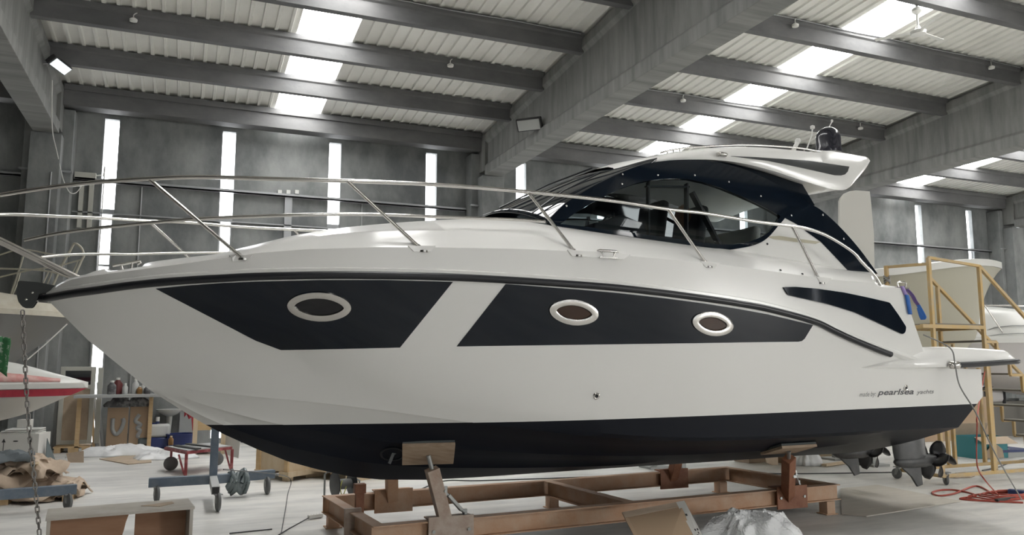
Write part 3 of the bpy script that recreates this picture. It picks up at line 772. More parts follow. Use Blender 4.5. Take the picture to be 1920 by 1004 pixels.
# through-hull drains
for a, b in [(1118,743),(1698,728)]:
    p, nr = on_hull(a, b); nr = nr if nr.y < 0 else -nr
    o_ = bbuild(MB().lathe(p, [(.034,0),(.034,.006),(.026,.012),(.018,.010),(.018,-.02)], 18, nr), 'drain_fitting', MT['stainless'], smooth=40)
    bbuild(MB().lathe(p, [(.017,0),(.017,.0105)], 14, nr), 'drain_hole', MT['black_rubber'], parent=o_, smooth=0)
# bow thruster opening
th, nr = on_hull(736, 852, bvh_of(MB().grid(bottom_rows()))); 
if th is not None:
    nr = nr if nr.y < 0 else -nr
    t_ = bbuild(MB().lathe(th, [(.12,-.01),(.12,.006),(.10,.008),(.10,-.03)], 24, nr), 'thruster_tunnel', MT['black_rubber'], smooth=40)
    bbuild(MB().obox(th+nr*.012, (.03,.02,.17), rotm('Y', .4)).obox(th+nr*.014+Vector((.02,0,.05)), (.07,.02,.05), rotm('Y', .8)), 'thruster_blade', MT['dark_insert'], parent=t_, smooth=0)
# lettering on the quarter
def text_mesh(txt, shear=.25, bold=0.0, extrude=.0):
    cu = bpy.data.curves.new('t', 'FONT'); cu.body = txt; cu.shear = shear; cu.offset = bold; cu.resolution_u = 3
    o = bpy.data.objects.new('t', cu); COL.objects.link(o)
    me = o.to_mesh(); v = [p.co.copy() for p in me.vertices]; f = [tuple(p.vertices) for p in me.polygons]
    o.to_mesh_clear(); bpy.data.objects.remove(o); bpy.data.curves.remove(cu); return v, f
mat('letter_grey', (.10,.10,.105), .4); mat('letter_light', (.24,.24,.24), .4)
def letters(txt, xa, xb, ybase, yb2, hpx, mt, bold=0.0, nm='lettering', off=.0022):
    v, f = text_mesh(txt, .28, bold); x0 = min(p.x for p in v); x1 = max(p.x for p in v); s = (xb-xa)/(x1-x0)
    h1 = .70; m = MB(); P = []
    for p in v:
        u = (p.x-x0)/(x1-x0); a = xa + (xb-xa)*u; b = ybase+(yb2-ybase)*u - p.y/h1*hpx
        q, nr = on_hull(a, b); nr = nr if nr.y < 0 else -nr; P.append(q+nr*off)
    m.v = P; m.f = f; return bbuild(m, nm, mt, smooth=0, fix=False)
letters('made by:', 1611.5, 1642, 744.5, 743, 9.0, MT['letter_light'])
letters('pearlsea', 1644.5, 1713, 741.5, 739.5, 10.5, MT['letter_grey'], .022)
letters('yachts', 1718, 1751, 739.5, 738, 7.5, MT['letter_light'], .015)
# ---- anchor roller plates, chain
mat('dark_steel', (.045,.048,.047), .42, metal=.5)
pl = [(34,526.5),(72,529.5),(107,536.5),(96,549),(73,551),(70,562),(60,577),(43,577),(34,566),(30,548)]
for y_ in (-.055, .045):
    m = MB().prism([bY(a, b, -.055)+Vector((0, y_+.055, 0)) for a, b in rnd(pl, 4, 3)], (0, .010, 0))
    bbuild(m, 'anchor_roller_plate', MT['dark_steel'], smooth=0, bevel=.002)
pr_ = bY(49, 566, 0)
bbuild(MB().cyl(pr_+Vector((0,-.045,0)), pr_+Vector((0,.045,0)), .035, 16), 'anchor_roller', MT['black_rubber'], smooth=40)
for a, b in [(61,549),(49,562)]:
    p = bY(a, b, -.056); bbuild(MB().lathe(p, [(.010,0),(.010,.005),(.004,.008)], 10, (0,-1,0)), 'plate_bolt', MT['stainless'], smooth=30)
# bow eye bracket behind
bbuild(MB().box(bY(82,560,-.03)-Vector((.06,0,.03)), bY(82,560,.03)+Vector((.05,0,.03))), 'bow_fitting', MT['stainless'], smooth=0, bevel=.01)
# ---- sterndrive pods: leg, gearcase, skeg, two propellers
mat('pod_grey', (.060,.062,.062), .45, noise=(6, (.10,.10,.10), .4, .7))
mat('propeller_bronze', (.075,.075,.078), .28, metal=.7)
def pod(yc, kx, name='drive_pod'):
    # kx: x of the leading edge at the hull
    zt_, zc = .98, .60
    def P(x, z, y=0): return Vector((kx+x, yc+y, z))
    leg = []
    for z, x0, x1, w_ in ((1.02,.0,.60,.09),(.86,.01,.60,.095),(.74,.02,.60,.10),(.64,.04,.62,.10)):
        r_ = []
        for k in range(16):
            t = 2*math.pi*k/16; r_.append(P((x0+x1)/2 + (x1-x0)/2*math.cos(t), z, w_*math.sin(t)*(1 if math.cos(t) > -.2 else .8)))
        leg.append(r_)
    m = MB().grid(leg, closed=True)
    m.lathe(P(.03, zc), [(.02,0),(.055,.05),(.08,.14),(.09,.30),(.09,.56),(.075,.66)], 20, (1,0,0))
    # cavitation plate
    m.prism([P(.0,.98,-.12),P(.55,.98,-.16),P(.78,.98,-.14),P(.78,.98,.14),P(.55,.98,.16),P(.0,.98,.12)], (0,0,.02))
    leg_o = bbuild(m, 'pod_leg', MT['pod_grey'], smooth=45)
    bbuild(MB().prism([P(.12,.55,-.015),P(.50,.55,-.015),P(.52,.29,-.015),P(.42,.27,-.015),P(.32,.40,-.015)], (0,.03,0)), 'pod_skeg', MT['pod_grey'], smooth=0, bevel=.006)
    for hx, nb, rad, sg, ph in ((.72, 3, .27, 1, .5), (.88, 4, .24, -1, .2)):
        pr = MB().lathe(P(hx-.05, zc), [(.07,0),(.065,.08),(.05,.12)], 16, (1,0,0))
        for k in range(nb):
            a0 = 2*math.pi*k/nb + ph; rows_ = []
            for i in range(8):
                rr = .05 + (rad-.05)*i/7; ch = .10*math.sin(math.pi*(.22+.74*i/7))**.7 + .01; tw = sg*(1.05-.55*i/7); sk = sg*.25*(i/7)**2
                r_ = []
                for q in (-1,-.5,0,.5,1):
                    aa = a0 + sk + q*ch*math.cos(tw)/max(rr,.09); xx = hx + q*ch*math.sin(tw)*.9
                    r_.append(P(xx, zc+rr*math.cos(aa), rr*math.sin(aa)))
                rows_.append(r_)
            pr.grid(rows_)
        bbuild(pr, 'propeller', MT['propeller_bronze'], smooth=60, solid=.010, offset=0, fix=False)
    return leg_o
# grey seams and plates at the hull over each pod
for yc, kx_ in ((-.60, 9.66), (.48, 9.74)):
    pod(yc, kx_)
for y_ in (-.60, .48):
    bbuild(MB().box((9.45,y_-.24,1.0), (10.25,y_+.24,1.06)).box((9.5,y_-.18,1.05), (9.95,y_+.18,1.30)), 'pod_mounting_plate', MT['pod_grey'], smooth=0, bevel=.01)
# ---- inside the deckhouse
zf = 3.02
bbuild(MB().box((4.9,-1.05,zf-.02), (8.6,1.05,zf)), 'cabin_sole', MT['cream_trim'], smooth=0)
m = MB().prism([(5.0,-1.0,zf),(5.75,-1.0,zf),(5.62,-1.0,zf+.34),(5.35,-1.0,zf+.42),(5.0,-1.0,zf+.30)], (0,2.0,0))
bbuild(m, 'dashboard', MT['black_cloth'], smooth=0, bevel=.02)
def seat(x, y, mt, h=.62, wd=.55):
    m = MB().obox((x, y, zf+.22), (.5, wd, .16)); m.obox((x+.27, y, zf+.22+h/2), (.13, wd, h), rotm('Y', .18)).box((x-.12,y-.12,zf),(x+.12,y+.12,zf+.15))
    return bbuild(m, 'seat', mt, smooth=30, bevel=.05)
seat(6.45, .45, MT['black_cloth'], .72); seat(6.45, -.35, MT['black_cloth'], .50)
seat(7.55, .3, MT['cream_trim'], .38, 1.2)
bbuild(MB().lathe(Vector((6.62,-.30,zf+.62)), [(.02,0),(.12,.01),(.15,.05),(.12,.09),(.02,.10)], 20, (1,0,0)), 'seat_headrest', mat('tan_leather', (.30,.13,.06), .5), smooth=40)
wh = MB(); c_ = Vector((6.05, .45, zf+.52)); wh.tube([c_+Vector((.06*math.sin(t)*.4, .19*math.cos(t), .19*math.sin(t))) for t in [2*math.pi*i/24 for i in range(24)]], .014, 8, closed=True)
for k in range(3):
    t = 2*math.pi*k/3+.5; wh.tube([c_, c_+Vector((0,.19*math.cos(t),.19*math.sin(t)))], .010, 6)
bbuild(wh, 'steering_wheel', MT['black_rubber'], smooth=60)
# ================================================================== CRADLE UNDER THE YACHT
mat('primer_steel', (.47, .27, .155), .6, noise=(3.5, (.52, .37, .26), .35, .7), bump=.15, bscale=40)
mat('rust_steel', (.22, .085, .045), .65, noise=(5, (.34, .16, .09), .35, .7), bump=.2, bscale=50)
mat('dusty_steel', (.38, .28, .22), .7, noise=(6, (.50, .43, .37), .35, .65), bump=.2, bscale=40)
mat('worn_ply', (.42, .32, .23), .75, noise=(4, (.30, .21, .14), .4, .7, (1, 6, 1)))
mat('jack_steel', (.36, .37, .36), .4, metal=.7)
mat('pad_carpet', (.10, .11, .11), .9, bump=.3, bscale=120)
# cradle frame: corners in boat coordinates (slightly askew to the keel)
def CR(u, v, z): # u along, v across (0 near .. 1 far)
    a = Vector((2.84, -.56, 0)).lerp(Vector((8.87, -.46, 0)), u); b = Vector((2.76, 1.42, 0)).lerp(Vector((8.74, 1.54, 0)), u)
    p = a.lerp(b, v); return BM @ Vector((p.x, p.y, z))
cradle = empty('boat_cradle', CR(.5, .5, 0), BA, 'rusty orange steel cradle frame carrying the white motor yacht', 'boat cradle')
zc0, zc1 = .165, .355
def ibeam(p, q, w_=.10, z0=zc0, z1=zc1):
    m = MB(); p, q = Vector(p), Vector(q)
    up = Vector((0,0,1)); P = lambda a, z: Vector((a.x, a.y, z))
    m.bar(P(p, z1-.006), P(q, z1-.006), w_, .012).bar(P(p, z0+.006), P(q, z0+.006), w_, .012).bar(P(p, (z0+z1)/2), P(q, (z0+z1)/2), .012, z1-z0-.02)
    return m
for v, nm in ((.03, 'side_rail'), (.97, 'side_rail')):
    ibeam(CR(0, v, 0), CR(1, v, 0), .12).build(nm, MT['primer_steel'], cradle, smooth=0)
for u in (.01, .485, .99):
    ibeam(CR(u, .06, 0), CR(u, .94, 0), .12).build('cross_beam', MT['primer_steel'], cradle, smooth=0)
# web stiffener faces on near rail ends, feet
for u, v in ((.97, .03), (.02, .97), (.5, .97), (.97, .97), (.03, .03), (.5, .03)):
    p = CR(u, v, 0)
    if (u, v) == (.5, .03): continue
    MB().obox(p+Vector((0,0,.08)), (.13, .14, .165)).obox(p+Vector((0,0,.006)), (.19,.18,.012)).build('foot', MT['primer_steel'], cradle, smooth=0, bevel=.005)
def arm(px0, py0, v, ptop, wd=.10, pad=True, mt='dusty_steel', tilt=None, padsize=(.62,.5), jack=True, u=None, nm='support_arm'):
    base = CR(u, v, zc0+.05)
    d_ = (ptop-base); L_ = d_.length; dn = d_.normalized()
    m = MB().bar(base, base+dn*(L_-.14), wd, wd*.9, (0,1,0))
    a_ = m.build(nm, MT[mt], cradle, smooth=0, bevel=.006)
    MB().cyl(base+dn*(L_-.17), ptop, .022, 12).build('arm_screw', MT['jack_steel'], a_, smooth=40)
    br = CR(u, v, (zc0+zc1)/2); s = 1 if v > .5 else -1
    MB().obox(br+_bv*(-.07 if s > 0 else -.075), (.46, .02, .27)).obox(br+Vector((0,0,.115)), (.46, .15, .015)).build('arm_bracket', MT[mt], cradle, smooth=0, bevel=.003)
    if jack:
        j0 = base+dn*(L_*.55)+_bu*.06-_bv*.04; j1 = CR(u, v, zc1+.04)+_bu*.16-_bv*.02; dj = (j1-j0).normalized()
        jo = MB().bar(j0+dj*.06, j1-dj*.06, .035, .035).cyl(j0-dj*.01, j1+dj*.0, .012, 8).build('turnbuckle', MT['jack_steel'], cradle, smooth=40, bevel=.008)
        for e_ in (j0, j1):
            MB().obox(e_, (.05,.015,.09)).cyl(e_-_bv*.03, e_+_bv*.03, .014, 8).build('clevis', MT['jack_steel'], jo, smooth=30)
        for q_ in (br+Vector((-.18,0,0))-_bv*.085, br+Vector((.18,0,.0))-_bv*.085):
            MB().lathe(q_, [(.018,0),(.018,.01)], 6, -_bv).build('bolt', MT['jack_steel'], cradle, smooth=0)
    return a_
bot_bvh = bvh_of(MB().grid(bottom_rows()))
def pad_on(px, py, sx, sy, rot_=0):
    p, nr = on_hull(px, py, bot_bvh); nr = Vector((0, -(interp(tab(C), p.x)-interp(tab(K), p.x)), -CH(p.x))).normalized() if rot_ == 0 else (nr if nr.z < 0 else -nr)
    y_ = nr.cross(Vector((1,0,0))).normalized(); x_ = y_.cross(nr).normalized()
    m3 = Matrix.Rotation(R(rot_), 3, nr) @ Matrix((x_, y_, nr)).transposed()
    mw = BM.to_3x3() @ m3; pw = BM @ p; nw = BM.to_3x3() @ nr
    ply = MB().obox(pw+nw*.040, (sx, sy, .03), mw).build('hull_pad', MT['worn_ply'], cradle, smooth=0, bevel=.003)
    MB().obox(pw+nw*.012, (sx*.99, sy*.99, .022), mw).build('pad_lining', MT['pad_carpet'], ply, smooth=0)
    return pw+nw*.055
t1 = pad_on(803, 845, .50, .36, 14); arm(0, 0, .03, t1, .125, u=.128)
t2 = pad_on(1477, 837, .52, .36, 0); arm(0, 0, .03, t2, .125, mt='rust_steel', u=.862)
for u_, x_ in ((.137, 3.40), (.822, 7.52)):
    z_ = .98 if u_ < .5 else .95; pt = BM @ Vector((x_+.03, .95, z_))
    MB().obox(pt+Vector((0,0,.045)), (.5,.4,.03), Matrix.Rotation(R(22), 3, 'X')).build('hull_pad', MT['worn_ply'], cradle, smooth=0)
    arm(0, 0, .97, pt+Vector((0,0,.02)), .13, jack=False, mt='primer_steel' if u_ < .5 else 'rust_steel', u=u_)
# end strap and clamp post
q = CR(.01, .42, 0)
MB().obox(q+Vector((-.02,0,.24)), (.17,.05,.30)).build('end_strap', MT['dusty_steel'], cradle, smooth=0, bevel=.003)
q = CR(.035, .60, 0)
MB().obox(q+Vector((0,0,.40)), (.09,.07,.33)).obox(q+Vector((0,0,.53)), (.12,.10,.10)).build('clamp_post', MT['rust_steel'], cradle, smooth=0, bevel=.004)

# ---- anchor chain hanging from the bow roller
mat('chain_steel', (.20, .19, .18), .4, metal=.8, noise=(30, (.32,.30,.28), .4, .6))
cp_ = [BM @ bY(a, b, 0) for a, b in [(42,578),(45,640),(50,740),(57,830),(65,905),(74,1004)]]
last = cp_[-1]; cp_.append(Vector((last.x+.035, last.y, .02)))
cpath = smoothpath(cp_, 40)
chain = empty('anchor_chain', cpath[-1], 0, 'steel anchor chain hanging from the bow roller to the floor', 'chain')
acc = 0; links = []; prevp = cpath[0]; pitch_ = .045
for p in cpath[1:]:
    acc += (p-prevp).length
    if acc >= pitch_: links.append((p, (p-prevp).normalized())); acc = 0
    prevp = p
lk = []
for i in range(14): lk.append(None)
def link_mesh():
    m = MB(); a, r_ = .013, .010; pts = []
    for k in range(16):
        t = 2*math.pi*k/16; pts.append(Vector((.014*math.cos(t), 0, .014*math.sin(t) + (.016 if math.sin(t) >= 0 else -.016))))
    m.tube(pts, .0058, 6, closed=True); return m
WM['__o'] = Matrix()
lm = link_mesh(); me_ = bpy.data.meshes.new('link'); me_.from_pydata([tuple(v) for v in lm.v], [], lm.f)
me_.polygons.foreach_set('use_smooth', [True]*len(me_.polygons)); me_.materials.append(MT['chain_steel'])
inv_ = WM[chain.name].inverted()
for i, (p, d) in enumerate(links):
    o = bpy.data.objects.new('link', me_); COL.objects.link(o); o.parent = chain
    q_ = Vector((0,0,1)).rotation_difference(-d).to_matrix().to_4x4()
    o.matrix_local = inv_ @ Matrix.Translation(p) @ q_ @ Matrix.Rotation(math.pi/2*(i % 2)+.5, 4, 'Z')
# ================================================================== LEFT SIDE AND FLOOR CLUTTER
mat('pine', (.55, .38, .20), .7, noise=(3, (.62, .46, .27), .35, .7, (1, 1, 6)))
mat('pale_wood', (.60, .47, .31), .7, noise=(3, (.66, .55, .40), .35, .7, (6, 1, 1)))
mat('plywood_face', (.30, .16, .09), .7, noise=(3, (.36, .21, .13), .35, .7, (1, 1, 5)))
mat('plywood_dusty', (.48, .44, .38), .8, noise=(5, (.58, .55, .50), .3, .7), bump=.1, bscale=60)
mat('kraft', (.43, .335, .25), .8, noise=(4, (.52, .42, .33), .35, .7))
mat('kraft_light', (.50, .40, .30), .8, noise=(4, (.42, .33, .24), .35, .7))
mat('cardboard', (.42, .30, .20), .8, noise=(6, (.41, .30, .20), .35, .7))
mat('white_card', (.62, .61, .58), .7)
mat('print_black', (.04, .04, .04), .7)
mat('grey_foam', (.13, .15, .16), .85)
mat('blue_grey_paint', (.105, .14, .185), .5, noise=(8, (.16, .19, .22), .4, .7))
mat('dust_grey', (.42, .43, .43), .85)
mat('caster_grey', (.30, .31, .30), .45, metal=.4)
mat('tyre_grey', (.14, .145, .145), .6)
mat('red_paint', (.20, .03, .035), .5, noise=(10, (.42, .16, .16), .45, .7))
mat('white_film', (.78, .79, .80), .3, spec=.6)
mat('black_plastic', (.02, .02, .022), .4)
mat('boat_white', (.60, .60, .57), .35)
mat('boat_red', (.36, .025, .045), .4, noise=(9, (.30, .02, .04), .4, .6))
mat('boat_pink', (.52, .20, .19), .55, noise=(6, (.60, .42, .38), .4, .7))
mat('boat_grey', (.20, .20, .19), .18, coat=.3)
mat('cream_primer', (.62, .59, .50), .6, noise=(5, (.55, .50, .40), .4, .7))
mat('beige_rail', (.50, .48, .40), .45)
mat('blue_plastic', (.02, .035, .14), .35)
mat('jerry_white', (.55, .56, .55), .4)
mat('porcelain', (.55, .56, .54), .25)
mat('green_cloth', (.05, .20, .08), .8, noise=(14, (.40, .48, .40), .52, .58))
mat('red_cloth', (.30, .02, .03), .8)
mat('graffiti', (.45, .34, .26), .8)
mat('dark_rag', (.10, .10, .105), .9, noise=(9, (.25, .25, .25), .45, .6))
def G(px, py, z=0): return onZ(px, py, z)
def thing(nm, loc, label, cat, group=None, rz=0): return empty(nm, loc, rz, label, cat, group)
def single(mb, nm, mt, label, cat, group=None, **k): return tag(mb.build(nm, MT[mt], **k), label, cat, group)
def crumple(cx, cy, sx, sy, h, n=26, seed=1, pw=1.0, z0=.0):
    """a crumpled film: folded height field with an irregular edge"""
    rd = random.Random(seed); n = int(n*1.6)
    wv = [(rd.uniform(0, 6.28), rd.uniform(2.2, 5.5)*(1+.9*(k > 5)), rd.uniform(0, 6.28), rd.uniform(.4, 1)/(1+.8*(k > 5))) for k in range(11)]
    rows = []; tot = sum(q[3] for q in wv)
    for i in range(n+1):
        r_ = []
        for j in range(n+1):
            u, v = 2*i/n-1, 2*j/n-1
            an = math.atan2(v, u); rr = 1+.10*math.sin(3*an+seed)+.08*math.sin(7*an+seed*2)+.05*math.sin(13*an)
            e = max(0, 1-(u*u+v*v)**1.1)**(.8*pw)
            wu, wv2 = u+.12*math.sin(5*v+seed), v+.12*math.sin(4*u+seed*3)
            f = sum(a*(1-abs(math.sin(k*(wu*math.cos(t)+wv2*math.sin(t))+p))) for t, k, p, a in wv)/tot
            f = .45+1.1*f+rd.uniform(-.035,.035)
            m_ = max(abs(u), abs(v)); q = math.hypot(u, v); k2 = m_/q if q > 1e-6 else 1      # square grid to disc
            r_.append(Vector((cx+sx*u*rr*k2*1.05, cy+sy*v*rr*k2*1.05, z0+h*max(0, 1-(m_)**2.2)**(.8*pw)*f+.004)))
        rows.append(r_)
    return MB().grid(rows)
# ---- plywood trestle in the foreground
a, b = G(88, 973, .5), G(363, 951, .5); ax = (b-a).normalized(); ay = Vector((-ax.y, ax.x, 0)); Lt = (b-a).length
T0 = lambda x, y, z: a + ax*x + ay*y + Vector((0,0,z-.5))
tr = thing('plywood_trestle', T0(Lt/2, .2, 0), 'low dusty plywood trestle with arched cut-outs in the left foreground', 'trestle')
MB().prism([T0(-.01,-.01,.478),T0(Lt+.01,-.01,.478),T0(Lt+.01,.52,.478),T0(-.01,.52,.478)], (0,0,.025)).build('top_board', MT['plywood_dusty'], tr, smooth=0, bevel=.002)
for x in (0, Lt-.03): MB().prism([T0(x,0,0),T0(x+.03,0,0),T0(x+.03,.5,0),T0(x,.5,0)], (0,0,.478)).build('end_board', MT['plywood_dusty'], tr, smooth=0)
w1 = [(.03,.475),(.03,.0),(.30,.0)] + [(.30+.34*math.sin(t)*1.0, .0+.47*(1-math.cos(t))) for t in [R(90)*i/10 for i in range(1, 10)]] + [(.66,.475)]
MB().prism([T0(x, .06, z) for x, z in w1], ay*.02).build('gusset', MT['plywood_face'], tr, smooth=0)
w2 = [(Lt*.60,.475),(Lt*.60,0),(Lt-.03,0),(Lt-.03,.475)]
MB().prism([T0(x, .30, z) for x, z in w2], ay*.02).build('gusset', MT['plywood_face'], tr, smooth=0)
p = G(300, 948, .503)
single(MB().prism([G(*q, .503) for q in [(264,950),(322,942),(326,945),(300,951)]], (0,0,.006)), 'paper_scrap', 'kraft_light', 'yellowish paper scrap lying on the plywood trestle', 'paper', smooth=0)
# ---- caster builder
def caster(parent, top, h, r_, yaw=0.0, nm='caster', red=False):
    c, s = math.cos(yaw), math.sin(yaw); dx = Vector((c, s, 0)); dy = Vector((-s, c, 0)); ctr = Vector((top.x, top.y, r_)) + dx*.03
    rot = Matrix.Rotation(yaw, 3, 'Z')
    fk = MB().obox(top-Vector((0,0,.006)), (.12,.10,.012), rot).cyl(top-Vector((0,0,.012)), top-Vector((0,0,.04)), .035, 14)
    for k in (-1, 1): fk.prism([top+dy*(k*.028)+dx*a_+Vector((0,0,b_)) for a_, b_ in ((-.04,-.035),(.04,-.035),(.055,-(h-r_)-.02),(.015,-(h-r_)-.02))], dy*.004)
    f = fk.build(nm, MT['caster_grey'], parent, smooth=30)
    MB().lathe(ctr-dy*.02, [(r_*.35,-.003),(r_*.4,0),(r_*.93,.002),(r_,.010),(r_,.030),(r_*.93,.038),(r_*.4,.04),(r_*.35,.043)], 24, dy).build('wheel', MT['tyre_grey'], f, smooth=40)
    MB().cyl(ctr-dy*.032, ctr+dy*.032, .012, 8).build('axle', MT['jack_steel'], f, smooth=40)
    return f
# ---- blue-grey steel dollies
zt_ = .30
d1 = thing('steel_dolly', G(60, 955, 0), 'blue-grey steel dolly beam in front of the brown paper heap', 'dolly')
pR, pL = G(124, 957), None
p0 = Vector((pR.x+.10, pR.y+.02, .255)); p1 = Vector((pR.x-1.9, pR.y-.35, .255))
MB().bar(p0, p1, .12, .12).build('beam', MT['blue_grey_paint'], d1, smooth=0, bevel=.004)
caster(d1, Vector((pR.x, pR.y, .205)), .205, .11, R(-60)); caster(d1, Vector((p1.x+.1, p1.y+.02, .205)), .205, .095, R(20))
c1, c2, c3 = G(292, 943), G(407, 959), G(500, 928)
d2 = thing('steel_dolly', G(400, 930), 'blue-grey steel dolly with an upright post and crumpled plastic on its arm', 'dolly')
ctr = Vector((.44, 11.95, .27))
MB().bar(Vector((c1.x-.10, c1.y+.02, .265)), ctr+Vector((-.04,0,0)), .12, .12).build('beam', MT['blue_grey_paint'], d2, smooth=0, bevel=.004)
MB().bar(ctr+Vector((.04,0,0)), Vector((c3.x+.10, c3.y+.10, .275)), .12, .12).build('beam', MT['blue_grey_paint'], d2, smooth=0, bevel=.004)
st_ = MB(); q0, q1 = ctr+Vector((0,.05,0)), Vector((c2.x-.03, c2.y-.06, .265))
st_.bar(q0, q1, .10, .10); st_.build('stub_beam', MT['dust_grey'], d2, smooth=0, bevel=.004)
dq = (q1-q0).normalized(); MB().bar(q1+dq*.001, q1+dq*.004, .084, .084).build('open_end', MT['black_plastic'], d2, smooth=0)
MB().bar(ctr+Vector((0,.02,.03)), ctr+Vector((0,.02,1.05)), .105, .10, (0,1,0)).build('post', MT['blue_grey_paint'], d2, smooth=0, bevel=.004)
caster(d2, Vector((c1.x, c1.y, .215)), .215, .115, R(-75)); caster(d2, Vector((c2.x, c2.y, .215)), .215, .12, R(-80)); caster(d2, Vector((c3.x, c3.y+.05, .225)), .225, .125, R(-80))
rd = random.Random(5); m = MB(); cx_ = ctr.lerp(Vector((c3.x, c3.y, .27)), .45)
for k in range(9):
    an = k*.7; pp = [cx_ + Vector((-.11+.027*k+.03*math.sin(t*2+k), -.09*math.cos(t)-.03*rd.random(), (.10+.03*(k%3))*math.sin(t)-.05-.02*rd.random())) for t in [2*math.pi*i/12 for i in range(13)]]
    m.tube(pp, [.016+.024*rd.random() for _ in pp], 6)
mat('film_grey', (.14,.17,.175), .2, spec=.7)
single(m, 'plastic_wrap', 'film_grey', 'crumpled grey plastic film wound round the dolly arm', 'plastic film', smooth=60)
# ---- heap of brown paper on a low pallet
hp = MB(); rd = random.Random(3)
g0, g1 = G(10, 935), G(205, 925)
def cloth(cx, cy, z, sx, sy, ang, droop, seed, mt, n=14):
    rr = random.Random(seed); m = MB(); rows = []; c, s = math.cos(ang), math.sin(ang)
    ph = [rr.uniform(0, 6.28) for _ in range(6)]
    for i in range(n+1):
        r_ = []
        for j in range(n+1):
            u, v = 2*i/n-1, 2*j/n-1; e = max(abs(u), abs(v))
            zz = z + .03*math.sin(4*u+ph[0])*math.cos(3*v+ph[1]) + .015*math.sin(9*u+5*v+ph[2]) + .012*rr.uniform(-1,1) - droop*max(0, e-.55)**1.3*(1+.5*math.sin(5*(u-v)+ph[3]))
            x, y = sx*u*(1+.1*math.sin(4*v+ph[4])), sy*v*(1+.1*math.sin(3*u+ph[5]))
            r_.append(Vector((cx+c*x-s*y, cy+s*x+c*y, max(.015, zz))))
        rows.append(r_)
    return m.grid(rows)
hc = Vector((-2.15, 12.95, 0))
for k in range(15):
    z = .14+.033*k; w_ = 1.0-.04*k
    mm = cloth(hc.x+rd.uniform(-.25,.25)*(1-.0*k), hc.y+rd.uniform(-.2,.35), z, .62*w_+.1, .42*w_+.1, rd.uniform(-.6,.6), .38 if k > 3 else .25, 100+k, None)
    hp.v, n0 = hp.v + mm.v, len(hp.v); hp.f += [tuple(i+n0 for i in f) for f in mm.f]
for k in range(2):
    mm = cloth(hc.x+.55+.04*k, hc.y-.10+.10*k, .16+.08*k, .32, .32, rd.uniform(-.8,.8), .40, 140+k, None)
    hp.v, n0 = hp.v + mm.v, len(hp.v); hp.f += [tuple(i+n0 for i in f) for f in mm.f]
o = hp.build('brown_paper_heap', MT['kraft'], smooth=25, solid=.004, fix=False); tag(o, 'heap of crumpled brown wrapping paper behind the blue-grey dolly beam', 'wrapping paper', kind='stuff')
single(cloth(hc.x-.05, hc.y-.25, .66, .34, .20, .25, .3, 55, None), 'foam_sheet', 'grey_foam', 'dark grey foam sheet lying on top of the brown paper heap', 'foam sheet', smooth=25, solid=.006, fix=False)
single(MB().obox(hc+Vector((.30,-.42,.50)), (.07,.35,.03), Matrix.Rotation(R(25), 3, 'Z') @ Matrix.Rotation(R(-14), 3, 'X')), 'wood_batten', 'pale_wood', 'short pale wood batten resting on the paper heap', 'batten', smooth=0, bevel=.003)
pm = thing('pallet', hc+Vector((0,.1,0)), 'low dark pallet under the brown paper heap', 'pallet')
for k in (-.75, 0, .75): MB().box(hc+Vector((k-.06,-.45,0)), hc+Vector((k+.06,.65,.09))).build('bearer', MT['pine'], pm, smooth=0)
for k in range(5): MB().box(hc+Vector((-.85,-.45+.24*k,.09)), hc+Vector((.85,-.31+.24*k,.11))).build('deck_board', MT['pine'], pm, smooth=0)
# ---- white carton with arrows and papers on top
def carton(nm, c, sx, sy, h, rz, mt, label, cat, group=None):
    t = thing(nm, c, label, cat, group, rz); rot = Matrix.Rotation(rz, 3, 'Z')
    MB().obox(Vector(c)+Vector((0,0,h/2)), (sx, sy, h), rot).build('carton_body', MT[mt], t, smooth=0, bevel=.006)
    return t, rot
cc = at(37, 850, 14.6); cc = Vector((cc.x, cc.y, 0)); rz_ = R(-14)
ct, rot = carton('carton', cc+Vector((0,.25,0)), .74, .5, .60, rz_, 'white_card', 'white carton printed with two upward arrows behind the paper heap', 'carton')
fr_ = lambda x, z: cc + Vector((0,.25,0)) + rot @ Vector((x, -.252, z))
for x in (-.22, .24):
    MB().prism([fr_(x-.006,.22), fr_(x+.006,.22), fr_(x+.006,.46), fr_(x-.006,.46)], rot @ Vector((0,-.002,0))).add([fr_(x-.035,.45), fr_(x+.035,.45), fr_(x,.52)], [(0,1,2)]).build('printed_arrow', MT['print_black'], ct, smooth=0, fix=False)
MB().prism([fr_(-.02+.05*math.cos(t)*.9, .47+.012*math.sin(t)) for t in [2*math.pi*i/12 for i in range(12)]], rot @ Vector((0,-.002,0))).build('hand_hole', MT['print_black'], ct, smooth=0, fix=False)
pst = thing('paper_stack', cc+Vector((0,.25,.60)), 'stack of loose white papers on the arrow carton', 'paper')
for k in range(3): MB().obox(cc+Vector((.03*k-.03,.25,.612+.03*k)), (.66-.05*k,.44,.02), Matrix.Rotation(rz_+.08*k, 3, 'Z')).build('paper_bundle', MT['white_plastic'], pst, smooth=0, bevel=.006)
single(MB().obox(cc+Vector((-.02,.45,.76)), (.20,.2,.15), rot), 'small_box', 'white_card', 'small white and red box standing on the paper stack', 'box', smooth=0, bevel=.004)
cg = single(MB().prism([cc+Vector((.40,.1,0)), cc+Vector((.55,.3,0)), cc+Vector((.55,.31,.02)), cc+Vector((.40,.11,.5))], (.01,-.01,0)), 'glass_offcut', 'film_grey', 'greenish clear offcut leaning on the right side of the arrow carton', 'offcut', smooth=0)

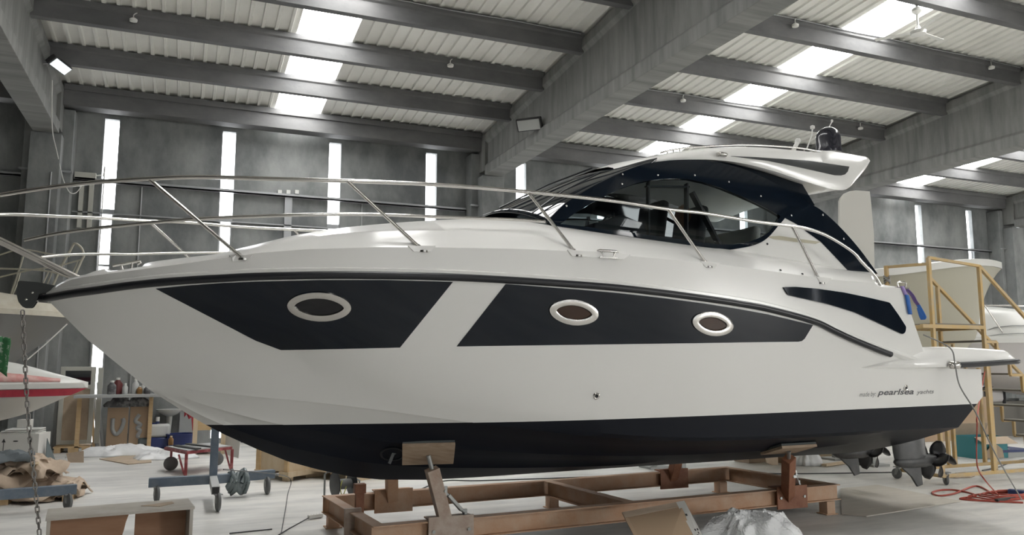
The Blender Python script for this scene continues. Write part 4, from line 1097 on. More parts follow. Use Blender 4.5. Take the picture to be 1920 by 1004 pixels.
# ---- background boats ------------------------------------------------------
def boat(nm, label, tip, head, L, hb, sheer, keel, chz, mats, deck=None, band=.06, cat='boat', strip=None):
    """tip = bow point on the floor plan, head = direction from bow to stern; tables in metres aft of the bow"""
    h = Vector((math.cos(head), math.sin(head), 0)); s = Vector((-h.y, h.x, 0)); o_ = Vector((tip[0], tip[1], 0))
    t = thing(nm, o_+h*(L/2), label, cat)
    P = lambda x, y, z: o_+h*x+s*y+Vector((0,0,z)); n = 40
    X = [L*(i/n)**1.4 for i in range(n+1)]
    def rw(fy, fz): return [P(x, fy(x), fz(x)) for x in X]
    HB = lambda x: sinterp(hb, x); SZ = lambda x: sinterp(sheer, x); KZ = lambda x: sinterp(keel, x)
    cf = lambda x: sinterp(chz, x)
    for part in ('hull',):
        m = MB()
        for sg in (1, -1):
            k0 = rw(lambda x: 0, KZ); c0 = rw(lambda x: sg*HB(x)*.80*min(1, x/1.6), lambda x: max(KZ(x), KZ(x)+(SZ(x)-KZ(x))*cf(x))); s0 = rw(lambda x: sg*HB(x), SZ)
            m.grid([k0, c0, [a_.lerp(b_, .5)+Vector((0,0,0)) for a_, b_ in zip(c0, s0)], s0])
        e = L
        m.add([P(e,0,KZ(e)), P(e,HB(e)*.8,KZ(e)+(SZ(e)-KZ(e))*cf(e)), P(e,HB(e),SZ(e)), P(e,-HB(e),SZ(e)), P(e,-HB(e)*.8,KZ(e)+(SZ(e)-KZ(e))*cf(e))], [(0,1,2,3,4)])
        m.build('hull', MT[mats[0]], t, smooth=35, weld=True)
    g_ = MB()
    for sg in (1, -1):
        a0 = rw(lambda x: sg*(HB(x)+.02 if x > .02 else 0), SZ); a1 = rw(lambda x: sg*(HB(x)+.02 if x > .02 else 0), lambda x: SZ(x)+band); a2 = rw(lambda x: sg*HB(x)*.96, lambda x: SZ(x)+band+.01)
        g_.grid([a0, a1, a2])
    g_.build('gunwale', MT[mats[1]], t, smooth=35, weld=True)
    if strip:
        g_ = MB()
        for sg in (1, -1):
            a0 = rw(lambda x: sg*(HB(x)*.985+.012 if x > .02 else 0), lambda x: max(KZ(x), SZ(x)-strip)); a1 = rw(lambda x: sg*(HB(x)+.012 if x > .02 else 0), lambda x: SZ(x)-.01)
            g_.grid([a0, a1])
        g_.build('colour_band', MT[mats[3]], t, smooth=35, weld=True)
    d_ = MB()
    dk = deck or [(0, 0), (L, .12)]
    DZ = lambda x: SZ(x)+band+.01+sinterp(dk, x)
    for sg in (1, -1):
        a2 = rw(lambda x: sg*HB(x)*.96, lambda x: SZ(x)+band+.01); a3 = rw(lambda x: sg*HB(x)*.70, lambda x: SZ(x)+band+.01+sinterp(dk, x)*.72); a4 = rw(lambda x: 0, DZ)
        d_.grid([a2, a3, a4])
    d_.build('deck', MT[mats[2]], t, smooth=50, weld=True)
    return t, P, HB, SZ, DZ
def stands(t, P, zs, mt='caster_grey'):
    xm = sum(a[0] for a in zs)/len(zs)
    for x, y, z in zs:
        q = P(x, y, 0); m = MB().bar(q, q+Vector((0,0,z)), .08, .08, (0,1,0)).obox(q+Vector((0,0,.02)), (.4,.4,.04)).obox(q+Vector((0,0,z)), (.35,.3,.04))
        tag(m.build('boat_stand', MT[mt], smooth=0), t[0] + (', bow end' if x < xm else ', stern end') + (', wall side' if y > 0 else ', camera side' if y < 0 else ', on the centre line'), 'boat stand', t[1])
# small red and white boat
ta = at(165, 727, 12.0)
bt, P, HB, SZ, DZ = boat('small_boat', 'small white boat with red and pink stripes, its bow beside the hanging chain', (ta.x, ta.y), R(183), 5.2,
    [(0,0),(.3,.28),(.8,.55),(1.6,.80),(3,.95),(5.2,.95)], [(0,ta.z),(1.5,ta.z),(5.2,ta.z-.03)], [(0,ta.z-.005),(.3,ta.z-.15),(.8,ta.z-.38),(1.3,ta.z-.52),(2,ta.z-.80),(3,ta.z-.95),(5.2,ta.z-1.0)], [(0,.1),(1,.25),(5.2,.4)],
    ['boat_white','boat_white','boat_white','boat_red'], deck=[(0,.0),(.5,.15),(.9,.27),(1.3,.34),(2,.36),(5.2,.38)], band=.07, strip=.11)
m = MB(); XX = [.35+.12*i for i in range(30)]
for sg in (1,):
    r1 = [P(x, sg*HB(x)*.955, SZ(x)+.088+sinterp([(0,.0),(.5,.15),(.9,.27),(1.3,.34),(2,.36),(5.2,.38)], x)*.05) for x in XX]
    r2 = [P(x, sg*HB(x)*.80, SZ(x)+.088+sinterp([(0,.0),(.5,.15),(.9,.27),(1.3,.34),(2,.36),(5.2,.38)], x)*.47) for x in XX]
    m.grid([r1, r2])
m.build('pink_stripe', MT['boat_pink'], bt, smooth=40, solid=.004)
stands(('dark prop under the small red and white boat', 'props under the small boat'), P, [(2.6, .4, .50), (2.6, -.4, .50), (4.6, 0, .52)])
# grey-hulled boat with cream deck and rails
tb = at(140, 597, 15.6)
bt, P, HB, SZ, DZ = boat('cabin_boat', 'larger grey-hulled boat with cream deck and beige pulpit at the left edge', (tb.x, tb.y), R(181), 7.5,
    [(0,0),(.4,.40),(1,.75),(2,1.1),(4,1.3),(7.5,1.3)], [(0,tb.z),(2,tb.z+.02),(7.5,tb.z-.05)], [(0,tb.z-.02),(.4,tb.z-.40),(.9,tb.z-.82),(1.4,tb.z-1.2),(2.4,tb.z-1.7),(4,tb.z-1.9),(7.5,tb.z-1.95)], [(0,.1),(1,.3),(7.5,.45)],
    ['boat_grey','cream_primer','cream_primer'], deck=[(0,.02),(.6,.22),(1.3,.34),(2.5,.42),(7.5,.5)], band=.10)
stands(('steel prop under the grey-hulled boat at the left edge', 'props under the grey-hulled boat'), P, [(3.4, .6, .95), (3.4, -.6, .95), (6.5, 0, .85)])
def rl(pix, d, r_=.017): return MB().tube(smoothpath([at(a, b, d) for a, b in pix], 4), r_, 7)
rb_ = 15.2
for pix, rad in [([(0,585),(20,553),(48,468)], .018), ([(88,560),(118,495),(132,470),(140,457),(153,466),(157,480),(153,488),(135,530)], .024), ([(0,478),(40,468),(90,476),(130,481)], .016), ([(0,520),(50,508),(103,500),(150,488)], .016),
                 ([(0,504),(60,506),(100,511),(130,521)], .018), ([(10,583),(30,538),(38,512)], .014), ([(78,560),(100,505)], .015), ([(68,560),(92,508)], .015), ([(130,527),(146,490)], .014)]:
    rl(pix, rb_, rad).build('pulpit_tube', MT['beige_rail'], bt, smooth=60)
m = MB().tube([at(126,608,15.0), at(83,648,14.7), at(51,675,14.5)], .012, 6)
m.build('stem_tape', MT['white_plastic'], bt, smooth=40)
gc = at(6, 640, 11.0)
cl = MB(); rows = []
for i in range(9):
    rows.append([Vector((gc.x-.35+.055*i+.01*math.sin(j), gc.y+.03*math.sin(i*1.3), gc.z+.10-.03*abs(i-3)*.4-.05*j - (.03*i if j > 3 else 0))) for j in range(7)])
cl.grid(rows); single(cl, 'cloth', 'green_cloth', 'green and white cloth hanging over the white post at the left edge', 'cloth', smooth=40, solid=.006)
pp = Vector((gc.x-.14, gc.y+.05, 0))
single(MB().box(pp+Vector((-.06,-.03,0)), pp+Vector((.06,.03,gc.z+.10))), 'post', 'dust_grey', 'pale post under the green cloth at the left edge', 'post', smooth=0, bevel=.004)

# ---- things along the long wall
W = lambda px, py, Y=WY-.05: onY(px, py, Y)
# framed door panel on a pallet
fz = W(140, 842, 19.7).z
dr = thing('door_leaf', Vector((W(140,800,19.7).x, 19.7, 0)), 'white framed door leaf filled with brown board leaning by the wall', 'door leaf')
x0, x1 = W(110,760,19.7).x, W(176,760,19.7).x; zt1, zb1 = W(140,688,19.7).z, max(.14, W(140,838,19.7).z)
for bx_ in ((x0, x0+.09), (x1-.09, x1)): MB().box((bx_[0],19.66,zb1),(bx_[1],19.74,zt1)).build('frame_stile', MT['ivory_paint'], dr, smooth=0, bevel=.006)
for z_ in (zb1, zt1-.09, (zb1+zt1)/2+.35): MB().box((x0+.09,19.66,z_),(x1-.09,19.74,z_+.09)).build('frame_rail', MT['ivory_paint'], dr, smooth=0, bevel=.006)
MB().box((x0+.09,19.69,zb1+.09),(x1-.09,19.71,(zb1+zt1)/2+.35)).build('board_infill', MT['kraft_light'], dr, smooth=0)
MB().box((x0+.09,19.69,(zb1+zt1)/2+.44),(x1-.09,19.70,zt1-.09)).build('glass_pane', MT['dark_glass'], dr, smooth=0)
MB().box((x1+.04,19.72,zb1),(x1+.14,19.78,zt1-.02)).build('side_jamb', MT['ivory_paint'], dr, smooth=0, bevel=.006)
pk_ = thing('pallet', Vector(((x0+x1)/2, 19.6, 0)), 'wooden pallet under the framed door leaf', 'pallet')
for k in (0, .5, 1): MB().box((x0+.02+(x1-x0-.16)*k,19.3,0),(x0+.14+(x1-x0-.16)*k,19.85,.10)).build('bearer', MT['pine'], pk_, smooth=0)
MB().box((x0,19.3,.10),(x1,19.85,.125)).build('deck_board', MT['pine'], pk_, smooth=0)
# leaning laths
for i, (a0, b0, a1, b1, w_, mt) in enumerate([(176,840,172,712,.05,'pine'), (183,842,175,735,.04,'galvanised'), (188,842,178,740,.035,'white_plastic'), (193,842,183,718,.045,'galvanised')]):
    q0, q1 = W(a0, b0, 19.75), W(a1, b1, 20.1); q0.z = .02
    single(MB().bar(q0, q1, w_, .03, (0,1,0)), 'leaning_strip', mt, ['brown timber strip leaning on the wall, leftmost of the strips by the door leaf', 'galvanised strip leaning second from the door leaf', 'white plastic strip leaning third from the door leaf', 'galvanised strip leaning beside the glowing slot, farthest from the door leaf'][i], 'strip', 'strips leaning on the wall', smooth=0)
# two board doors standing below the shelf
def gz(px, py, Y): q = W(px, py, Y); return q
YB = 19.45
for i, (a0, a1, yt) in enumerate([(200, 241, 765), (242.5, 283, 763)]):
    xa, xb, zt2 = W(a0,800,YB).x, W(a1,800,YB).x, W(220,yt,YB).z
    b_ = thing('cabinet_door', Vector(((xa+xb)/2, YB, 0)), ['brown board with a white sprayed curve, left of two under the shelf', 'brown board with a white sprayed zigzag, right of two under the shelf'][i], 'board')
    MB().box((xa,YB,0.0),(xb-.015,YB+.04,zt2)).build('board', MT['cardboard'], b_, smooth=0, bevel=.003)
    px_ = [[(212,785),(211,805),(217,815),(226,808),(232,792),(230,785)], [(262,778),(254,790),(264,797),(257,803),(263,808),(258,818),(262,820)]][i]
    MB().tube(smoothpath([W(a, b, YB-.008) for a, b in px_], 4), [.045]*(4*(len(px_)-1)+1), 6).build('spray_mark', MT['dust_grey'], b_, smooth=60)
# shelf with bottles, rags on the boards
ys = 743; zs = W(220, ys, 19.2).z
sh_ = thing('storage_shelf', Vector((W(225,ys,19.5).x, 19.6, 0)), 'long pale shelf board over the two brown boards', 'shelf')
xa, xb = W(140, ys, 19.2).x, W(302, ys, 19.2).x
MB().box((xa,19.0,zs-.03),(xb,19.6,zs+.03)).build('shelf_board', MT['dust_grey'], sh_, smooth=0, bevel=.004)
for px_ in (146, 281): q = W(px_, 800, 19.35); MB().box((q.x-.04,19.3,0),(q.x+.04,19.4,zs-.03)).build('shelf_leg', MT['pine'], sh_, smooth=0)
zsh = zs+.03
def bottle(nm, x, y, z, r_, h, mt, label, cat='bottle', cap='white_plastic', group=None):
    t = thing(nm, Vector((x, y, z)), label, cat, group)
    MB().lathe((x,y,z), [(r_*.9,0),(r_,.01),(r_,h*.62),(r_*.45,h*.82),(r_*.4,h*.9)], 14).build('bottle_body', MT[mt], t, smooth=40)
    MB().lathe((x,y,z), [(r_*.48,h*.86),(r_*.48,h)], 10).build('cap', MT[cap], t, smooth=30); return t
mat('amber_plastic', (.25,.13,.04), .4); mat('dark_red', (.12,.02,.02), .5)
for i, (px_, r_, h, mt, lb) in enumerate([(209,.09,.30,'dark_rag','dark tin at the left end of the shelf'), (219,.10,.36,'dark_red','dark red can second from the left on the shelf'), (234,.06,.24,'jerry_white','clear bottle in the middle of the shelf'), (253,.07,.34,'jerry_white','tall white bottle with amber base on the shelf'), (261,.06,.18,'amber_plastic','small amber jar beside the tall white bottle'), (268,.07,.24,'jerry_white','white bottle near the hull end of the shelf'), (276,.07,.2,'dark_rag','dark bottle closest to the hull on the shelf')]):
    bottle('bottle', W(px_, 740, 19.35).x, 19.35+.1*(i % 2), zsh, r_, h, mt, lb, group='bottles on the wall shelf')
for i, (px_, py_, sx) in enumerate([(225, 757, .30), (262, 757, .26)]):
    q = W(px_, py_, 19.5); zt2 = W(220,764,YB).z
    m = MB(); rd = random.Random(20+i)
    c0 = Vector((q.x, 19.48, zt2+.005)); rows = []
    for a_ in range(7):
        ph = a_/6*math.pi/2; rows.append([c0+Vector((sx*math.cos(ph)*math.cos(b_*.5236)*(1+rd.uniform(-.2,.2)), .16*math.cos(ph)*math.sin(b_*.5236), .20*math.sin(ph)*(1+rd.uniform(-.25,.2)))) for b_ in range(12)])
    m.grid(rows, closed=True); single(m, 'rag_bundle', 'dark_rag', ['grey rag bundle stuffed on the left brown board', 'grey rag bundle stuffed on the right brown board'][i], 'rags', 'rag bundles under the shelf', smooth=30)
# wash basin
q = W(318, 768, 19.9); zb_ = q.z
sk = thing('wash_basin', Vector((q.x, 19.95, 0)), 'white pedestal wash basin on the wall by the hull', 'basin')
MB().lathe((q.x,19.92,zb_-.16), [(.06,0),(.16,.04),(.27,.13),(.29,.16),(.26,.165)], 24).build('bowl', MT['porcelain'], sk, smooth=40)
MB().tube([Vector((q.x,19.97,zb_-.15)), Vector((q.x,19.97,zb_-.5)), Vector((q.x,19.98,0))], [.07,.05,.06], 12).build('pedestal', MT['porcelain'], sk, smooth=40)
# canister, blue bottle, machine, tub
q = G(298, 838); q.y = min(q.y, 19.5)
jc = thing('jerry_can', Vector((q.x, q.y, 0)), 'white plastic canister with a dark blue lower half by the boards', 'canister')
MB().box((q.x-.22,q.y-.12,0),(q.x+.22,q.y+.12,.26)).build('base', MT['blue_plastic'], jc, smooth=30, bevel=.04)
MB().box((q.x-.22,q.y-.12,.255),(q.x+.22,q.y+.12,.54)).build('tank', MT['jerry_white'], jc, smooth=30, bevel=.05)
MB().box((q.x-.16,q.y-.03,.54),(q.x-.04,q.y+.03,.57)).build('cap', MT['blue_plastic'], jc, smooth=30, bevel=.01)
bottle('spray_bottle', q.x-.05, q.y+.25, 0, .09, .68, 'blue_plastic', 'blue bottle with white top behind the canister')
q = G(276, 842)
mc = thing('vacuum_cleaner', Vector((q.x, q.y, 0)), 'grey machine with dark front vents on the floor by the canister', 'machine')
MB().box((q.x-.20,q.y-.15,.04),(q.x+.22,q.y+.15,.26)).build('body', MT['film_grey'], mc, smooth=30, bevel=.05)
MB().box((q.x-.10,q.y-.165,.08),(q.x+.14,q.y-.14,.12)).build('vent', MT['black_plastic'], mc, smooth=0)
MB().tube(smoothpath([Vector((q.x-.15,q.y,.2)), Vector((q.x-.3,q.y-.02,.12)), Vector((q.x-.2,q.y-.2,.05)), Vector((q.x+.05,q.y-.2,.04))], 5), .03, 8).build('hose', MT['black_plastic'], mc, smooth=60)
q = G(338, 838); q.y -= .45
tb_ = thing('plastic_tub', Vector((q.x, q.y, 0)), 'dark blue plastic tub under the wash basin', 'tub')
MB().lathe((q.x,q.y,0), [(.24,0),(.29,.30),(.31,.30),(.31,.33),(.27,.33),(.24,.06)], 24).build('tub_wall', MT['blue_plastic'], tb_, smooth=40)
q = W(354, 785, 20.05)
m = MB(); m.grid([[Vector((q.x-.10+.05*i, 20.08+.02*math.sin(i*2), q.z+.20-.1*j-.02*math.sin(i))) for i in range(5)] for j in range(6)])
single(m, 'cloth', 'red_cloth', 'dark red cloth hanging on the wall by the timber frame', 'cloth', smooth=40, solid=.01)
mat('grey_sheet', (.30,.31,.31), .8)
q = W(340, 800, 20.1)
single(MB().prism([W(333,838,19.9),W(362,836,19.9),W(358,770,20.12),W(338,772,20.12)], (0,.02,0)), 'leaning_sheet', 'grey_sheet', 'plain grey sheet leaning on the wall behind the blue tub', 'panel', smooth=0)
# timber frame behind the post
fa, fb = G(366, 846), G(424, 846); fa.y = fb.y = 17.8
fx0, fx1 = onY(362, 800, 17.8).x, onY(424, 800, 17.8).x; ztp = onY(380, 782, 17.8).z
tf = thing('open_crate', Vector(((fx0+fx1)/2, 17.8, 0)), 'tall open timber crate frame behind the dolly post', 'crate')
for x in (fx0, fx1-.09): MB().box((x,17.8,0),(x+.09,17.87,ztp+.5)).build('upright', MT['pale_wood'], tf, smooth=0)
MB().box((fx0+.09,17.83,.5),(fx1-.09,17.86,ztp+.45)).build('side_board', MT['pine'], tf, smooth=0)
MB().box((fx0,17.88,.05),(fx1,18.5,.15)).build('base_board', MT['pine'], tf, smooth=0)
# ---- red flatbed cart
r0, r1, r2 = G(322, 862), G(350, 880), G(437, 862)
zc_ = .42
def C3(px, py, z): return onZ(px, py, z)
ca = [C3(308,838,zc_), C3(350,846,zc_), C3(436,837,zc_), C3(395,831,zc_)]
rc_ = thing('flatbed_cart', sum(ca, Vector())/4*1.0 - Vector((0,0,zc_)), 'low red flatbed cart with dusty deck behind the steel dolly', 'cart')
MB().prism([p-Vector((0,0,.06)) for p in ca], (0,0,.05)).build('cart_frame', MT['red_paint'], rc_, smooth=0, bevel=.004)
MB().prism([p.lerp(sum(ca, Vector())/4, .05)-Vector((0,0,.01)) for p in ca], (0,0,.015)).build('cart_deck', MT['dust_grey'], rc_, smooth=0)
for i, p in enumerate(ca[1:3]): 
    MB().bar(p-Vector((.0,-.05,.06)), Vector((p.x, p.y+.05, 0.0)), .05, .05, (0,1,0)).build('leg', MT['red_paint'], rc_, smooth=0)
    MB().bar(p-Vector((.12,-.05,.06)), Vector((p.x-.02, p.y+.05, .02)), .03, .03, (0,1,0)).build('brace', MT['red_paint'], rc_, smooth=0)
for p in (ca[0], ca[3]): 
    c_ = Vector((p.x+.12, p.y+.02, .12)); MB().lathe(c_-Vector((0,.03,0)), [(.04,-.005),(.10,0),(.12,.01),(.12,.05),(.10,.06),(.04,.065)], 20, (0,1,0)).build('wheel', MT['tyre_grey'], rc_, smooth=40)
    MB().bar(Vector((c_.x,c_.y,.12)), Vector((c_.x,c_.y,.36)), .04, .05, (0,1,0)).build('wheel_fork', MT['red_paint'], rc_, smooth=0)
q = C3(320, 836, zc_)
bottle('small_bottle', q.x, q.y+.04, zc_+.006, .045, .16, 'amber_plastic', 'tiny amber bottle standing on the red cart', cap='pale_wood')
for i, (a_, b_) in enumerate([((330,836),(372,842)), ((352,833),(400,838))]):
    u, v = C3(*a_, zc_+.02), C3(*b_, zc_+.02)
    single(MB().bar(u, v, .10, .02), 'dark_strip', 'black_plastic', ['black strip lying on the near part of the red cart deck', 'black strip lying on the far part of the red cart deck'][i], 'strip', smooth=0)
# ---- white film heap, flat cardboard
q = G(200, 858)
o = crumple(q.x+.25, q.y+.35, .85, .38, .22, 34, 4).build('plastic_film_heap', MT['white_film'], smooth=20, fix=False, solid=.003); tag(o, 'crumpled white plastic film on the floor in front of the brown boards', 'plastic film', kind='stuff')
o = crumple(G(330,865).x-.2, G(330,865).y+.6, .55, .4, .18, 26, 9).build('plastic_film_heap', MT['white_film'], smooth=20, fix=False, solid=.003); tag(o, 'smaller crumpled white film on the floor under the red cart', 'plastic film', kind='stuff')
single(MB().prism([G(*q_, .004) for q_ in [(186,862),(240,872),(284,868),(283,853),(232,856)]], (0,0,.012)), 'cardboard_sheet', 'kraft_light', 'flat brown cardboard sheet on the floor in front of the white film', 'cardboard', smooth=0)
q = G(138, 866)
single(MB().prism([G(128,868), G(157,868), at(157,846,G(157,868).dot(_fh)+.05), at(124,851,G(128,868).dot(_fh)+.05)], (0,.01,0)), 'cardboard_flap', 'kraft', 'upright piece of brown cardboard behind the paper heap', 'cardboard', smooth=0)
# ---- white board, crates
q0, q1 = G(420, 852), G(447, 860)
single(MB().prism([q0, q1, q1+Vector((.06,.3,.62)), q0+Vector((.06,.3,.66))], (.01,.02,0)), 'white_panel', 'white_card', 'white panel leaning behind the red cart', 'panel', smooth=0)
c0, c1 = G(482, 893, .0), G(560, 897, .0)
cr = thing('wooden_crate', (c0+c1)/2+Vector((0,.3,0)), 'long pale wooden crate on feet under the yacht bow', 'crate')
a_, b_ = onZ(482, 880, .15), onZ(541, 886, .15); ex = (b_-a_).normalized(); ey = Vector((-ex.y, ex.x, 0)); Lc = (b_-a_).length*1.0
Q = lambda x, y, z: a_+ex*x+ey*y+Vector((0,0,z-.15))
MB().prism([Q(0,0,.15),Q(Lc,0,.15),Q(Lc,1.1,.15),Q(0,1.1,.15)], (0,0,.5)).build('crate_body', MT['pale_wood'], cr, smooth=0)
for x in (.0, Lc-.08):
    MB().prism([Q(x,-.03,.12),Q(x+.09,-.03,.12),Q(x+.09,0,.12),Q(x,0,.12)], (0,0,.53)).build('batten', MT['pine'], cr, smooth=0)
for x in (-.02, Lc-.18):
    MB().prism([Q(x,-.04,.07),Q(x+.22,-.04,.07),Q(x+.22,1.1,.07),Q(x,1.1,.07)], (0,0,.08)).build('skid', MT['pale_wood'], cr, smooth=0)
    for yy in (0, .95): MB().prism([Q(x+.04,yy,0),Q(x+.16,yy,0),Q(x+.16,yy+.12,0),Q(x+.04,yy+.12,0)], (0,0,.07)).build('skid_foot', MT['pale_wood'], cr, smooth=0)
a_ = onZ(556, 895, .0) + ex*.12
cr2 = thing('wooden_crate', a_+Vector((.5,.2,0)), 'second pale wooden crate beside the first, under the yacht keel', 'crate')
MB().prism([a_+ex*x+ey*y+Vector((0,0,.12)) for x, y in ((.0,0),(1.1,0),(1.1,.9),(0,.9))], (0,0,.42)).build('crate_body', MT['pale_wood'], cr2, smooth=0)
MB().prism([a_+ex*x+ey*y for x, y in ((-.01,-.02),(.12,-.02),(.12,.9),(-.01,.9))], (0,0,.5)).build('corner_post', MT['pale_wood'], cr2, smooth=0)
MB().prism([a_+ex*x+ey*y for x, y in ((1.0,-.02),(1.1,-.02),(1.1,.9),(1.0,.9))], (0,0,.12)).build('corner_post', MT['pale_wood'], cr2, smooth=0)
# ---- cable reel, power strip, cables
q = G(645, 945); q.y += .1
rl_ = thing('cable_reel', q, 'black cable reel in a tubular stand behind the cradle corner', 'cable reel')
for dx in (-.11, .12): MB().lathe(q+Vector((dx,0,.24)), [(.03,-.008),(.17,-.006),(.175,0),(.17,.006),(.03,.008)], 28, (1,.25,0)).build('reel_disc', MT['black_plastic'], rl_, smooth=40)
MB().cyl(q+Vector((-.11,0,.24)), q+Vector((.12,.03,.24)), .07, 16).build('cable_drum', MT['tyre_grey'], rl_, smooth=40)
MB().tube([q+Vector((-.24,.05,0)), q+Vector((-.24,.05,.38)), q+Vector((-.20,.05,.41)), q+Vector((.0,.02,.41)), q+Vector((.22,-.02,.28)), q+Vector((.22,-.02,.0))], .013, 8).build('reel_stand', MT['caster_grey'], rl_, smooth=50)
mat('yellow_cord', (.45,.45,.12), .6)
MB().tube(smoothpath([q+Vector((-.02,-.05,.3)), q+Vector((-.05,-.08,.2)), q+Vector((-.02,-.09,.1)), q+Vector((.03,-.08,.22))], 5), .007, 6).build('loose_cord', MT['yellow_cord'], rl_, smooth=50)
p0, p1 = G(578, 972, .02), G(604, 968, .02)
ps = thing('power_strip', (p0+p1)/2-Vector((0,0,.02)), 'white power strip on the floor left of the cradle foot', 'power strip')
MB().bar(p0+Vector((0,0,.01)), p1+Vector((0,0,.01)), .055, .045).build('housing', MT['white_plastic'], ps, smooth=0, bevel=.008)
for k in (.2, .4, .6, .8): MB().lathe(p0.lerp(p1, k)+Vector((0,0,.031)), [(.012,0),(.012,.004)], 10).build('socket', MT['white_card'], ps, smooth=0)
kb = [BM @ Vector((1.55,0,.88)), G(540,895,.35), G(539,930,.15), G(530,985,.01), G(527,1000,.008), G(522,1004,.008), G(540,993,.008), G(562,981,.008), G(578,972,.02)]
single(MB().tube(smoothpath(kb, 6), .006, 6), 'power_cable', 'black_plastic', 'thin dark cable running from the hull down to the white power strip', 'cable', smooth=60)
single(MB().tube(smoothpath([G(430,1001,.008), G(470,997,.008), G(510,993,.008)], 4), .007, 6), 'cable_end', 'black_plastic', 'short black cable piece on the floor right of the plywood trestle', 'cable', smooth=60)
single(MB().tube(smoothpath([G(775,925,.008), G(830,903,.008), G(900,902,.008), G(1050,897,.008), G(1150,893,.008)], 6), .010, 6), 'floor_cable', 'black_plastic', 'dark cable lying on the floor beyond the front of the cradle', 'cable', smooth=60)
single(MB().tube(smoothpath([G(1380,888,.008), G(1500,889,.008), G(1640,887,.008), G(1690,886,.008)], 6), .012, 6), 'floor_cable', 'black_plastic', 'dark cable lying across the floor beyond the rear of the cradle', 'cable', smooth=60)
# ================================================================== RIGHT SIDE: SCAFFOLD STAIR, BOATS, BOXES
mat('yellow_paint', (.55, .37, .14), .5, noise=(7, (.48, .38, .24), .35, .7))
mat('tread_grey', (.20, .19, .17), .8)
mat('beige_primer', (.36, .345, .27), .6)
mat('boat_lilac', (.58, .56, .55), .35)
mat('teal_print', (.035, .22, .25), .6)
mat('tool_blue', (.02, .035, .12), .5)
mat('hose_red', (.42, .07, .045), .5)
mat('cord_grey', (.24, .24, .23), .5)
mat('strap_blue', (.02, .12, .42), .7)
mat('strap_purple', (.10, .06, .20), .7)
mat('strap_lilac', (.30, .22, .48), .7)
mat('panel_white', (.50, .49, .45), .5)
mat('ply_floor', (.50, .465, .41), .7, noise=(2, (.58, .545, .48), .35, .7, (1, 5, 1)))
YN, YF, ZP = 8.95, 9.75, 2.50
XA, XB = 10.93, 12.08
sc = thing('scaffold_stair', Vector((12.4, 9.35, 0)), 'yellow steel scaffold stair with handrails behind the yacht stern', 'stair')
def bar(nm, p, q, w_=.05, mt='yellow_paint', h=None): return MB().bar(p, q, w_, h or w_, (0,0,1)).build(nm, MT[mt], sc, smooth=0, bevel=.004)
V = Vector
for x, y, z in ((XA, YN, 3.56), (XB, YN, 3.48), (XB, YF, 3.2), (12.35, YF+.10, ZP-.3), (13.09, YF+.10, 1.8)):
    bar('post', V((x, y, .12)), V((x, y, z)), .055)
bar('post', V((XA-.03, YF, .12)), V((XA-.03, YF, 3.52)), .055)
bar('post', V((12.46, 9.2, .12)), V((12.46, 9.2, 2.2)), .055)
bar('post', V((13.8, YN, .12)), V((13.8, YN, 1.3)), .055); bar('post', V((14.4, YF, .12)), V((14.4, YF, .9)), .07)
bar('guard_rail', V((XA, YN, 3.56)), V((XB, YN, 3.48)), .045); bar('guard_rail', V((XA, YF, 3.50)), V((XA, YN, 3.46)), .045)
bar('handrail', V((XB, YN, 3.48)), V((15.0, YN, 1.15)), .05); bar('handrail', V((XB-.2, YF, 3.38)), V((15.0, YF, .95)), .05)
for y in (YN, YF): bar('platform_beam', V((XA-.25, y, ZP-.04)), V((XB, y, ZP-.04)), .06); bar('base_rail', V((XA, y, .14)), V((14.8, y, .14)), .05)
for x in (XA, XB): bar('platform_beam', V((x, YN, ZP-.04)), V((x, YF, ZP-.04)), .06)
bar('base_rail', V((XA, YN, .14)), V((XA, YF, .14)), .05)
MB().box((XA, YN, ZP-.01), (XB, YF, ZP+.012)).build('platform_board', MT['tread_grey'], sc, smooth=0)
x, z = XB, ZP; rise, run = .272, .28
for i in range(9):
    for y in (YN, YF):
        bar('stringer_riser', V((x, y, z)), V((x, y, z-rise)), .045); bar('stringer_tread', V((x, y, z-rise)), V((x+run, y, z-rise)), .045)
    MB().box((x, YN, z-rise), (x+run, YF, z-rise+.03)).build('tread', MT['tread_grey'], sc, smooth=0)
    x += run; z -= rise
for x_, y_, yw in ((XA-.05, YF-.02, R(100)), (XA+.08, YN, R(60)), (14.7, YN, R(80)), (14.7, YF, R(80))): caster(sc, V((x_, y_, .20)), .20, .085, yw)
m = MB(); tk = V((XA-.03, YF, 3.28))
for k in range(4): m.tube([tk+V((.045*math.cos(t), .045*math.sin(t), .03*k-.04+.02*math.sin(t*2+k))) for t in [2*math.pi*i/12 for i in range(12)]], .012, 6, closed=True)
m.build('rope_binding', MT['cord_grey'], sc, smooth=50)

# beige hull behind the stair
tc_ = at(1867, 503, 16.6)
bt, P, HB, SZ, DZ = boat('bare_hull', 'bare beige boat hull with white rim behind the scaffold stair', (tc_.x, tc_.y), R(176), 9.0,
    [(0,.0),(.15,.25),(.6,.55),(1.4,.95),(3,1.35),(5,1.5),(9,1.45)], [(0,tc_.z-.05),(2,tc_.z-.17),(4.5,tc_.z-.50),(9,tc_.z-.9)], [(0,tc_.z-.06),(.12,tc_.z-.2),(.9,tc_.z-1.1),(1.7,tc_.z-1.9),(2.6,tc_.z-2.5),(4,tc_.z-2.75),(9,tc_.z-2.8)], [(0,.1),(2,.2),(9,.3)],
    ['beige_primer','boat_white','boat_white'], deck=[(0,.0),(9,.08)], band=.13)
stands(('steel prop under the bare beige hull', 'props under the beige hull'), P, [(4.0, .5, 1.15), (4.0, -.5, 1.15), (8.0, .5, 1.05), (8.0, -.5, 1.05)])
